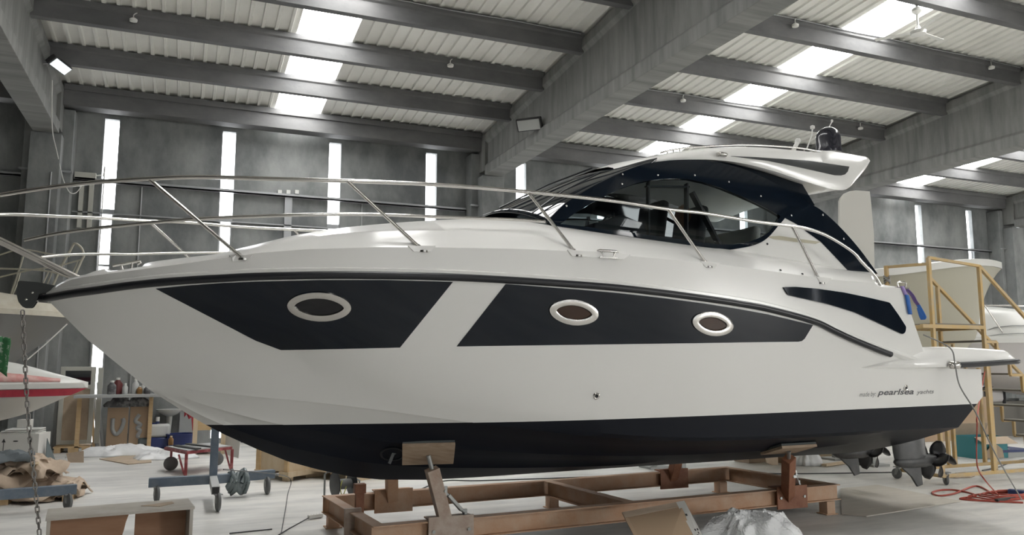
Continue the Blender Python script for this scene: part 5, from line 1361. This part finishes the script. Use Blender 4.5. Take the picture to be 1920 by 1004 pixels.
# white cabin boat far right
td = at(1768, 645, 20.0)
bt, P, HB, SZ, DZ = boat('cabin_boat', 'white cabin boat with silver rails at the right edge behind the stair', (td.x, td.y), R(-6), 10.0,
    [(0,.0),(.2,.55),(.8,.95),(2,1.35),(4,1.55),(10,1.55)], [(0,td.z),(3,td.z+.0),(10,td.z-.1)], [(0,td.z-.05),(.3,td.z-.4),(1.0,td.z-.9),(2,td.z-1.25),(4,td.z-1.4),(10,td.z-1.4)], [(0,.1),(2,.25),(10,.4)],
    ['boat_lilac','boat_white','boat_white'], deck=[(0,.05),(.4,.42),(.9,.72),(1.6,.80),(3,.72),(6,.6),(10,.6)], band=.16)
m = MB().tube([P(x, -HB(x)*.9-.02, SZ(x)+.95-.03*x) for x in (.3, 1.2, 2.4, 4, 6, 9)], .02, 8); m.build('side_rail', MT['stainless'], bt, smooth=60)
for x in (.9, 2.4, 4.2): MB().tube([P(x-.45, -HB(x)*.9-.02, SZ(x)+.93-.03*x), P(x, -HB(x)*.96, SZ(x)+.25)], .018, 8).build('rail_stanchion', MT['stainless'], bt, smooth=60)
for dz in (.20, .42): MB().tube([P(x, -(HB(x)*(.97 if dz < .3 else .86)+.01), SZ(x)+dz*(.9 if x > 1 else x)+.05) for x in [.4+.4*i for i in range(22)]], .012, 6).build('moulding_line', MT['caster_grey'], bt, smooth=50)
stands(('steel prop under the white cabin boat at the right edge', 'props under the right cabin boat'), P, [(3.0, -.6, td.z-1.45), (3.0, .6, td.z-1.45), (7.5, -.6, td.z-1.5), (7.5, .6, td.z-1.5)])
# white door panel standing in the yacht cockpit
pn = [(1574,378),(1577,371),(1584,363),(1595,358.5),(1605,357),(1631,359),(1634,385),(1639,440),(1640,500),(1640,560),(1575,560),(1574,470)]
m = MB().prism([BM @ bY(a, b, .75) for a, b in pn], _bv*.03)
o = m.build('white_panel', MT['panel_white'], smooth=0, bevel=.004); tag(o, 'tall white panel with rounded corner standing in the yacht cockpit', 'panel')
# ---- boxes behind the stern
def flapbox(c, sx, sy, h, rz, mt, label, flap, group=None, inner='kraft_light', flaps=True):
    t = thing('open_carton', c, label, 'carton', group, rz); rot = Matrix.Rotation(rz, 3, 'Z'); c = Vector(c)
    m = MB()
    for x0, y0, x1, y1 in ((-sx/2,-sy/2,sx/2,-sy/2+.008), (-sx/2,sy/2-.008,sx/2,sy/2), (-sx/2,-sy/2,-sx/2+.008,sy/2), (sx/2-.008,-sy/2,sx/2,sy/2)):
        m.obox(c+rot @ Vector(((x0+x1)/2,(y0+y1)/2,h/2)), (x1-x0, y1-y0, h), rot)
    m.obox(c+Vector((0,0,.006)), (sx, sy, .008), rot); m.build('carton_body', MT[mt], t, smooth=0)
    if flaps:
        for s_, ang in ((-1, flap), (1, -.5)):
            q0, q1 = c+rot @ Vector((-sx/2, s_*sy/2, h)), c+rot @ Vector((sx/2, s_*sy/2, h)); d = rot @ Vector((0, s_*math.sin(ang), math.cos(ang)))*sy*.5
            MB().prism([q0, q1, q1+d*(1), q0+d*(1)], rot @ Vector((0,0,.006))).build('flap', MT[inner], t, smooth=0)
    return t, rot
c_ = G(1828, 862); c_ = V((c_.x+.50, c_.y+.25, 0))
t, rot = flapbox(c_, .80, .55, .42, R(-8), 'teal_print', 'teal printed carton with open brown flaps behind the stair', 2.0)
MB().prism([c_+rot @ V((a_, -.32, b_)) for a_, b_ in ((-.22,.01),(.25,.01),(.22,.18),(.10,.27),(-.05,.25),(-.16,.16))], rot @ V((0,-.003,0))).build('torn_patch', MT['kraft_light'], t, smooth=0)
c_ = G(1826, 845); c2 = V((c_.x+1.6, c_.y+2.2, 0))
carton('carton', c2, 2.6, 1.0, 1.05, R(-5), 'cardboard', 'long plain brown carton behind the teal box', 'carton')
pl_ = thing('grey_tray', V((c2.x-.2, c2.y, 1.06)), 'dark tray with white printed leaflet on the long brown carton', 'tray')
MB().box((c2.x-1.2, c2.y-.4, 1.06), (c2.x+.2, c2.y+.4, 1.14)).build('tray_body', MT['dark_rag'], pl_, smooth=0)
MB().obox(V((c2.x-.85, c2.y-.25, 1.20)), (.62,.3,.12)).build('leaflet_box', MT['white_card'], pl_, smooth=0)
# brown blanket draped at its left end
single(cloth(c2.x-1.05, c2.y+.3, 1.42, .40, .40, .3, .5, 77, None), 'blanket', 'dark_rag', 'dark brown blanket heaped beside the hull corner behind the stair', 'blanket', smooth=30, solid=.01, fix=False)
ww = thing('workbench', V((c2.x+1.6, c2.y+1.6, 0)), 'low bench loaded with white parts between stair posts', 'bench')
MB().box((c2.x-.9, c2.y+1.2, 1.38), (c2.x+4.5, c2.y+2.1, 1.45)).build('bench_top', MT['tread_grey'], ww, smooth=0)
for x_ in (-.8, 1.6, 4.3): MB().box((c2.x+x_, c2.y+1.3, 0), (c2.x+x_+.1, c2.y+1.4, 1.38)).build('bench_leg', MT['caster_grey'], ww, smooth=0)
for i, (dx, sx, sy, h, mt, lb) in enumerate([(-.35,.8,.4,.45,'boat_white','white moulded box on the low bench, nearest the hull'), (.75,.7,.5,.30,'white_card','small white carton on the low bench in the middle'), (2.1,1.3,.6,.50,'boat_white','rounded white moulding on the low bench at the right edge')]):
    single(MB().obox(V((c2.x+dx, c2.y+1.65, 1.45+h/2)), (sx, sy, h)), 'white_moulding', mt, lb, 'moulding', 'white parts on the low bench', bevel=.05, smooth=35)
bottle('bottle', c2.x+.3, c2.y+1.35, 1.45, .10, .62, 'jerry_white', 'white bottle standing on the low bench between the stair posts')
# grey seat moulding with black straps, silver hoop
sm = thing('seat_moulding', V((c2.x+1.9, c2.y-.3, 0)), 'grey white seat moulding with black straps seen through the stair', 'moulding')
MB().obox(V((c2.x+2.3, c2.y+.2, .45)), (1.9,.7,.9)).build('plinth', MT['tread_grey'], sm, smooth=0)
MB().obox(V((c2.x+2.0, c2.y+.1, 1.05)), (.8,.55,.42)).build('seat_shell', MT['boat_lilac'], sm, smooth=35, bevel=.12)
for dx in (1.68, 2.32): MB().obox(V((c2.x+dx, c2.y+.09, 1.05)), (.10,.60,.46)).build('seat_strap', MT['black_plastic'], sm, smooth=35, bevel=.05)
single(MB().tube(smoothpath([V((c2.x+1.3, c2.y-.4, 1.0)), V((c2.x+1.75, c2.y-.4, 1.42)), V((c2.x+2.3, c2.y-.4, 1.50)), V((c2.x+3.2, c2.y-.4, 1.48)), V((c2.x+3.3, c2.y-.4, .02))], 4), .022, 8), 'steel_hoop', 'stainless', 'bent silver tube hoop standing before the grey seat moulding', 'hoop', smooth=60)
# tool tray
c_ = G(1896, 858); tt = thing('tool_tray', c_, 'blue tray full of tools on the floor right of the teal carton', 'tool tray')
MB().obox(c_+V((0,.2,.05)), (.95,.5,.10), Matrix.Rotation(R(-6),3,'Z')).build('tray_body', MT['caster_grey'], tt, smooth=0)
MB().obox(c_+V((0,.2,.13)), (1.0,.54,.05), Matrix.Rotation(R(-6),3,'Z')).build('tray_rim', MT['tool_blue'], tt, smooth=0)
rd = random.Random(8); mat('tool_yellow', (.45,.40,.08), .5)
for k in range(7):
    q = c_+V((rd.uniform(-.35,.35), .2+rd.uniform(-.1,.1), .20)); d = V((rd.uniform(-1,1), rd.uniform(-.6,.6), rd.uniform(.3,1.2))).normalized()*.14
    MB().bar(q-d, q+d, .05, .035).build('hand_tool', MT[['tool_blue','dark_red','tool_yellow','black_plastic','white_card','tool_blue','dark_red'][k]], tt, smooth=0, bevel=.006)
# clutter beyond the cradle: cartons, pallet, white bag
for i, (a, b, wd, h, mt, lb) in enumerate([(1426, 868, .62, .55, 'kraft', 'small brown carton beyond the rear cradle arm, leftmost'), (1495, 870, .50, .60, 'cardboard', 'brown carton just right of the rear cradle arm'), ]):
    c_ = G(a, b); carton('carton', V((c_.x, c_.y+.2, 0)), wd, .4, h, .1, mt, lb, 'carton')
c_ = G(1448, 873); single(MB().prism([c_+V((-.28,0,.62)), c_+V((-.13,0,.05)), c_+V((.0,0,.0)), c_+V((.14,0,.0)), c_+V((.14,0,.62))], (0,.02,0)), 'ply_offcut', 'kraft_light', 'rounded plywood offcut standing beside the rear cradle arm', 'offcut', smooth=0)
c_ = G(1540, 862); pt = thing('pallet', V((c_.x, c_.y+.5, 0)), 'pine pallet stack on the floor beyond the rear of the cradle', 'pallet')
c_ = V((c_.x+.15, c_.y+.3, 0))
for zz in (.42,): 
    for k in range(6): MB().box(c_+V((-.62, .18*k, zz)), c_+V((.62, .18*k+.12, zz+.03))).build('deck_board', MT['pale_wood'], pt, smooth=0)
for x_ in (-.62, 0, .50):
    for y_ in (0, .85): MB().box(c_+V((x_, y_, .0)), c_+V((x_+.12, y_+.12, .42))).build('block', MT['pale_wood'], pt, smooth=0)
MB().box(c_+V((-.62, -.0, .0)), c_+V((.62, .1, .05))).build('bearer', MT['pale_wood'], pt, smooth=0)
c_ = G(1525, 874); o = crumple(c_.x, c_.y+.15, .30, .22, .30, 18, 12, .7).build('plastic_bag', MT['white_film'], smooth=30, fix=False, solid=.003); tag(o, 'crumpled white plastic bag in front of the pallet beyond the cradle', 'plastic bag')
single(MB().bar(G(1545,873,.03), G(1625,862,.03), .10, .04), 'timber_batten', 'pale_wood', 'long thin timber lying on the floor right of the white bag', 'batten', smooth=0)
c_ = G(1570, 864); o = crumple(c_.x+.45, c_.y+.2, .28, .22, .24, 16, 21).build('film_scrap', MT['film_grey'], smooth=30, fix=False, solid=.003); tag(o, 'crumpled grey film right of the pallet under the yacht stern', 'plastic film')
# plywood on the floor
single(MB().prism([G(q[0], q[1], .004) for q in [(1576,918),(1645,911),(1802,941.5),(1696,959),(1625,970),(1578,966)]], (0,0,.012)), 'plywood_sheet', 'ply_floor', 'large dusty plywood sheet lying on the floor right of the cradle', 'plywood', smooth=0)
c_ = G(1808, 897); o = crumple(c_.x+.05, c_.y+.1, .30, .10, .07, 14, 31).build('wood_shavings', MT['kraft_light'], smooth=30, fix=False, solid=.003); tag(o, 'small crumpled pale paper scraps inside the stair base', 'paper', kind='stuff')
# red hose coil and its rising end
hs_ = thing('red_hose', G(1840, 930), 'tangled red hose lying in loops on the floor at the right', 'hose')
rd = random.Random(14); c_ = G(1875, 934); m = MB(); pts = []
for k in range(5):
    rx, ry = .55-.05*k, .26-.02*k
    for i in range(14):
        t = 2*math.pi*i/14 + k*.5; pts.append(c_+V((rx*math.cos(t)+rd.uniform(-.03,.03)+.05*k, ry*math.sin(t)+rd.uniform(-.02,.02), .014+.012*k)))
m.tube(pts, .010, 6); m.build('hose_loops', MT['hose_red'], hs_, smooth=60)
MB().tube(smoothpath([G(1862,927,.014), G(1830,912,.014), G(1790,926,.014), G(1760,930,.014), G(1748,924,.014), G(1770,919,.014), G(1800,921,.014), G(1830,930,.014), G(1800,936,.014), G(1850,940,.014), G(1918,943,.014)], 6), .013, 6).build('hose_loops', MT['hose_red'], hs_, smooth=60)
pe = [G(1872,929,.02), at(1850,905,10.1), at(1834,880,10.2), at(1831,850,10.3), at(1832,800,10.4), at(1833,775,10.5), V((XB, YN+.03, 1.75))]
MB().tube(smoothpath(pe, 6), .009, 6).build('hose_riser', MT['hose_red'], hs_, smooth=60)
fe = BM @ (rp[0]+V((-.06,-.05,0)))
rpth = [V((fe.x-.12, fe.y+.3, fe.z+.36)), V((fe.x-.04, fe.y+.02, fe.z+.20)), fe, BM @ bY(1800,725,-1.74), BM @ bY(1830,775,-1.76), BM @ bY(1868,855,-1.6), G(1916,938,.02)]
single(MB().tube(smoothpath(rpth, 6), .008, 6), 'grey_rope', 'cord_grey', 'grey rope running from the platform fender cap down to the floor', 'rope', smooth=60)
c_ = G(1905, 925); single(MB().bar(G(1890,922,.05), G(1922,925,.05), .10, .07), 'blue_pad', 'tool_blue', 'dark blue padded piece on the red hose', 'pad', smooth=30, bevel=.02)
single(MB().bar(G(1868,939,.03), G(1918,931,.03), .05, .03), 'black_bar', 'black_plastic', 'black flat bar lying across the red hose', 'bar', smooth=0)
single(MB().tube(smoothpath([G(1842,883,.01), G(1870,877,.01), G(1900,866,.01), G(1925,862,.01)], 5), .011, 6), 'floor_cable', 'black_plastic', 'dark cable running past the stair base at the right', 'cable', smooth=60)
# lifting straps on the stern cleat
def strap(px, dpt, wd, mt, nm, label):
    pts = [BM @ hit(a, b, lambda x, z: D1S(x)-.0+dpt) if a < 1700 else BM @ bY(a, b, -1.45) for a, b in px]; rows = []
    for p in smoothpath(pts, 4): rows.append([p-_bu*wd/2+_bv*(-.02), p+_bu*wd/2+_bv*(-.02)])
    return single(MB().grid(rows), nm, mt, label, 'strap', smooth=50, solid=.008)
S1 = [BM @ bY(a, b, -1.66) for a, b in [(1692,537),(1696,546),(1700,556),(1703,572),(1706,590)]]
def ribbon(P_, wd, split, mts, nm, label, side=None):
    t = thing(nm, P_[0], label, 'strap'); Q_ = smoothpath(P_, 5); side = side or _bu
    cut = int(len(Q_)*split)
    for i, (seg, mt, pn) in enumerate(((Q_[:cut+1], mts[0], 'strap_sleeve'), (Q_[cut:], mts[1], 'strap_end'))):
        MB().grid([[p-side*wd/2, p+side*wd/2] for p in seg]).build(pn, MT[mt], t, smooth=50, solid=.012)
ribbon(S1, .055, .45, ('strap_lilac', 'strap_blue'), 'lifting_strap', 'lilac and blue lifting strap hanging straight from the stern cleat')
S2 = [BM @ bX(a, b, x) for a, b, x in [(1692,537,9.62),(1702,544,9.68),(1711,554,9.74),(1717,565,9.78),(1722,572,9.80),(1731,588,9.83),(1734,596,9.84),(1730,600,9.84),(1726,592,9.83),(1722,578,9.80)]]
ribbon(S2, .05, .45, ('strap_purple', 'strap_blue'), 'lifting_strap', 'purple and blue lifting strap looped down behind the transom edge', _bv)
# ---- foreground cardboard and film
k0, k1, k2, k3 = onZ(1167, 962, .30), onZ(1272, 943, .36), G(1308, 1012), G(1195, 1030)
cbt = thing('cardboard_sheet', (k2+k3)/2, 'brown cardboard with white printed edge leaning on the near cradle rail', 'cardboard')
k0, k1 = onZ(1166, 963, .36), onZ(1283, 941, .42); k2, k3 = G(1345, 1060, .01), G(1230, 1085, .01)
nrm_ = (k1-k0).cross(k3-k0).normalized(); nrm_ = nrm_ if nrm_.y < 0 else -nrm_
MB().prism([k0, k1, k2, k3], nrm_*.006).build('panel', MT['cardboard'], cbt, smooth=0)
def cbp(u, v, h=.008): return k0.lerp(k1, u).lerp(k3.lerp(k2, u), v) + nrm_*h
MB().prism([cbp(.86,0), cbp(1.0,0), cbp(1.0,1), cbp(.86,1)], nrm_*.003).build('printed_edge', MT['white_card'], cbt, smooth=0)
MB().prism([cbp(0,0), cbp(.86,0), cbp(.86,.085), cbp(0,.10)], nrm_*.003).build('top_fold', MT['kraft'], cbt, smooth=0)
for i, (u, v, s_) in enumerate([(.90,.22,.03), (.92,.47,.02), (.96,.47,.02), (.91,.56,.03), (.94,.66,.035), (.95,.52,.015)]):
    MB().prism([cbp(u,v,.012), cbp(u+s_,v,.012), cbp(u+s_,v+.03,.012), cbp(u,v+.03,.012)], nrm_*.001).build('print_mark', MT['print_black'], cbt, smooth=0)
q = onZ(1410, 1012, 0)
rdm = MB(); g_ = bpy.data.materials.new('clear_film'); g_.use_nodes = True; nb = g_.node_tree.nodes['Principled BSDF']
nb.inputs['Base Color'].default_value = (.85,.86,.87,1); nb.inputs['Roughness'].default_value = .25; nb.inputs['Alpha'].default_value = .93; nb2 = g_.node_tree.nodes.new('ShaderNodeTexVoronoi'); nb2.inputs['Scale'].default_value = 26; bp2 = g_.node_tree.nodes.new('ShaderNodeBump'); bp2.inputs['Strength'].default_value = .25; bp2.inputs['Distance'].default_value = .02
g_.node_tree.links.new(nb2.outputs['Distance'], bp2.inputs['Height']); g_.node_tree.links.new(bp2.outputs[0], nb.inputs['Normal']); MT['clear_film'] = g_
o = crumple(q.x+.02, q.y+.02, .58, .42, .31, 60, 6, .8).build('plastic_film_heap', MT['clear_film'], smooth=25, fix=False, solid=.002); tag(o, 'heap of clear white plastic film in the foreground by the cradle rail', 'plastic film', kind='stuff')
# ================================================================== UNDER THE ROOF AND ON THE WALLS
mat('lamp_housing', (.03,.03,.032), .4); mat('lamp_glass', (.55,.62,.64), .15, emit=(.9,.97,1), es=.8); mat('lamp_reflector', (.40,.42,.42), .3, metal=.5)
def floodlight(p, out, down, label, w_=.50, h_=.34, mt='lamp_glass'):
    t = empty('floodlight', p, 0, label, 'floodlight'); p = Vector(p); out = Vector(out).normalized(); f = Vector(down).normalized()
    x = f.cross(Vector((0,0,1))).normalized(); y = x.cross(f); m3 = Matrix((x, y, f)).transposed(); c = p + out*.30
    MB().obox(c-f*.03, (w_, h_, .10), m3).obox(c-f*.12, (w_*.6, h_*.6, .10), m3).build('housing', MT['lamp_housing'], t, smooth=0, bevel=.02)
    MB().obox(c+f*.028, (w_*.88, h_*.82, .012), m3).build('lens', MT[mt], t, smooth=0, bevel=.01)
    MB().bar(p, c-f*.1, .04, .04).build('bracket', MT['galvanised'], t, smooth=0); return t
p = onX(80, 118, GX[1]+.17); floodlight(p, (1,0,-.05), (.75,-.25,-.9), 'floodlight with glowing pale lens on the left concrete girder', .66, .22)
p = onX(1012, 238, GX[2]-.17); floodlight(p, (-1,-.2,0), (-.55,-.6,-.55), 'grey-lensed floodlight on the middle concrete girder', .60, .30, 'lamp_reflector')
# ceiling fan
q_ = on_plane(1716, -25, (0, .075, 1), 8.15+.075*19.8); dpt_ = (q_-EYE).dot(_fh); c_ = at(1716, 16, dpt_); c_.x, c_.y = q_.x, q_.y; top_ = roof_z(c_.y)
fn = empty('ceiling_fan', (c_.x, c_.y, top_), 0, 'white three-bladed ceiling fan hanging from the roof at upper right', 'ceiling fan')
hub = at(1716, 60, dpt_); hz = hub.z
MB().cyl((c_.x,c_.y,top_+.02), (c_.x,c_.y,hz+.1), .022, 10).build('down_rod', MT['white_plastic'], fn, smooth=40)
MB().lathe((c_.x,c_.y,c_.z-.06), [(.03,-.06),(.09,0),(.09,.05),(.03,.09)], 16).build('canopy', MT['white_plastic'], fn, smooth=40)
MB().lathe((c_.x,c_.y,hz-.02), [(.05,-.05),(.13,-.03),(.14,.03),(.06,.07),(.03,.14)], 20).build('motor', MT['white_plastic'], fn, smooth=40)
for k in range(3):
    a_ = R(-22.5+30+120*k); d = Vector((math.cos(a_), math.sin(a_), 0)); s_ = Vector((-d.y, d.x, 0)); b0 = Vector((c_.x, c_.y, hz))
    MB().prism([b0+d*.12-s_*.035, b0+d*.72-s_*.055+Vector((0,0,-.01)), b0+d*.74+s_*.02, b0+d*.72+s_*.055, b0+d*.12+s_*.035], (0,0,.008)).build('blade', MT['white_plastic'], fn, smooth=0)
# smoke detectors with their conduits on the purlins
def pur(px, py):
    best = None
    for y in PY:
        q = onY(px, py, y-.14); e_ = abs(q.z-(roof_z(y)-.12))
        if best is None or e_ < best[0]: best = (e_, y, q)
    return best[1], best[2]
names = [(251,36,'leftmost detector, on the upper purlin left of the first skylight'), (843,121,'detector on the purlin between the first skylights and the middle girder'), (1278,187,'detector on the purlin just right of the middle girder'), (1487,46,'detector beside the big upper right skylight'), (1854,125,'detector near the right end of the upper right purlin'), (1610,239,'detector above the yacht radome')]
for px, py, lb in names:
    y, q = pur(px, py); t = empty('smoke_detector', q, 0, 'small white smoke '+lb, 'smoke detector', 'smoke detectors on the purlins')
    MB().lathe((q.x,y-.20,q.z-.05), [(.035,-.03),(.065,-.02),(.07,.02),(.03,.05)], 16).build('detector_head', MT['white_plastic'], t, smooth=40)
    MB().tube(smoothpath([Vector((q.x,y-.20,q.z-.02)), Vector((q.x,y-.20,q.z+.06)), Vector((q.x+.05,y-.16,q.z+.12))], 4), .010, 6).build('lead', MT['white_plastic'], t, smooth=60)
for i, (gi, y, lb) in enumerate([(1, PY[2], 'thin grey conduit along the purlin left of the middle girder'), (1, PY[3], 'thin grey conduit along the uppermost left purlin'), (2, PY[3], 'thin grey conduit along the purlin above the right skylight'), (2, PY[1], 'thin grey conduit along the lower right purlin')]):
    xa, xb = GX[gi]+.3, GX[gi+1]-.3; zt = roof_z(y)-.015; pts = [Vector((xa+(xb-xa)*k/14, y-.155, zt-.015+.012*math.sin(k*1.7))) for k in range(15)]
    single(MB().tube(pts, .011, 6), 'conduit', 'galvanised', lb, 'conduit', smooth=60)
# cable trays along the wall, stepping round the pillars
zt = onY(480, 362, WY-.08).z
for i, (xa, xb, lb) in enumerate([(-26, GX[1]-.52, 'grey cable tray on the wall left of the left pillar'), (GX[1]+.5, GX[2]-.5, 'long grey cable tray on the wall behind the bow rails'), (GX[2]+.5, GX[3]-.5, 'grey cable tray on the wall behind the windscreen'), (GX[3]+.5, GX[4]-.5, 'grey cable tray on the wall behind the white panel'), (GX[4]+.5, 59, 'grey cable tray on the wall at the right edge')]):
    single(MB().box((xa, WY-.14, zt-.05), (xb, WY-.002, zt-.02)).box((xa, WY-.14, zt-.05), (xb, WY-.12, zt+.03)), 'cable_tray', 'galvanised', lb, 'cable tray', smooth=0)
for g_i, (gx, lb) in enumerate(zip(GX[1:5], ['left pillar', 'pillar left of the windscreen', 'pillar behind the hardtop', 'pillar at the right edge'])):
    single(MB().box((gx-.52, 19.62, zt+.02), (gx+.52, 19.70, zt+.06)), 'cable_tray', 'galvanised', 'short grey cable tray across the '+lb, 'cable tray', smooth=0)
zt2 = onY(480, 418, WY-.08).z
single(MB().box((GX[1]+.5, WY-.10, zt2-.03), (GX[2]-.5, WY-.002, zt2)), 'wall_rail', 'galvanised', 'lower grey rail on the wall below the long cable tray', 'rail', smooth=0)
# junction box with two down ducts
q = onY(160, 331, WY-.10); jb = empty('junction_box', (q.x, WY-.10, q.z), 0, 'ivory junction box with two vertical ducts left of the first glowing slot', 'junction box')
MB().box((q.x-.22, WY-.14, q.z-.09), (q.x+.22, WY-.001, q.z+.09)).build('box_body', MT['ivory_paint'], jb, smooth=0, bevel=.01)
for dx in (-.06, .14): MB().box((q.x+dx-.045, WY-.10, q.z-1.2), (q.x+dx+.045, WY-.001, q.z-.08)).build('duct', MT['ivory_paint'], jb, smooth=0)
MB().tube(smoothpath([Vector((q.x+.22, WY-.05, q.z+.05)), Vector((q.x+.36, WY-.05, q.z+.05)), Vector((q.x+.38, WY-.05, q.z-.2)), Vector((q.x+.36, WY-.05, 0.3))], 4), .015, 6).build('wire', MT['white_plastic'], jb, smooth=60)
for i, px in enumerate((524.5, 540.5, 556.5)):
    q = onY(px, 360.5, WY-.03); single(MB().box((q.x-.05, WY-.06, q.z-.05), (q.x+.05, WY-.001, q.z+.05)), 'switch_box', 'white_plastic', ['left of three small white boxes over the cable tray', 'middle of three small white boxes over the cable tray', 'right of three small white boxes over the cable tray'][i], 'switch box', 'small white boxes over the tray', smooth=0, bevel=.005)
q = onY(540, 395, WY-.05)
single(MB().box((q.x-.09, WY-.10, q.z-1.6), (q.x+.09, WY-.001, zt-.05)), 'wall_duct', 'galvanised', 'vertical grey duct dropping from the tray below the three boxes', 'duct', smooth=0)
for i, (px, lb) in enumerate([(89, 'thin vertical pipe on the left pillar'), (48, 'thin vertical pipe left of the left pillar'), (262, 'thin vertical pipe right of the first glowing slot'), (186, 'thin vertical pipe just left of the first glowing slot'), (678, 'thin vertical pipe right of the third glowing slot'), (1818, 'thin vertical pipe between the right glowing slots')]):
    q = onY(px, 420, WY-.03); yy = 19.33 if i == 0 else WY-.03
    q = onY(px, 420, yy); single(MB().cyl((q.x, yy, .3), (q.x, yy, zt-.06), .018, 8), 'wall_pipe', 'galvanised', lb, 'pipe', smooth=40)
# hanging lead below the left girder
pa = onX(68, 246, GX[1]-.05); 
single(MB().tube(smoothpath([onX(98, 150, GX[1]+.26), onX(98, 240, GX[1]+.26), onY(108, 290, 19.3), onY(118, 335, 19.3), onY(130, 360, 19.3), onY(142, 362, 19.4), onY(152, 350, 19.6)], 5), .010, 6), 'loose_cable', 'white_plastic', 'loose white cable drooping from the end of the left girder', 'cable', smooth=60)
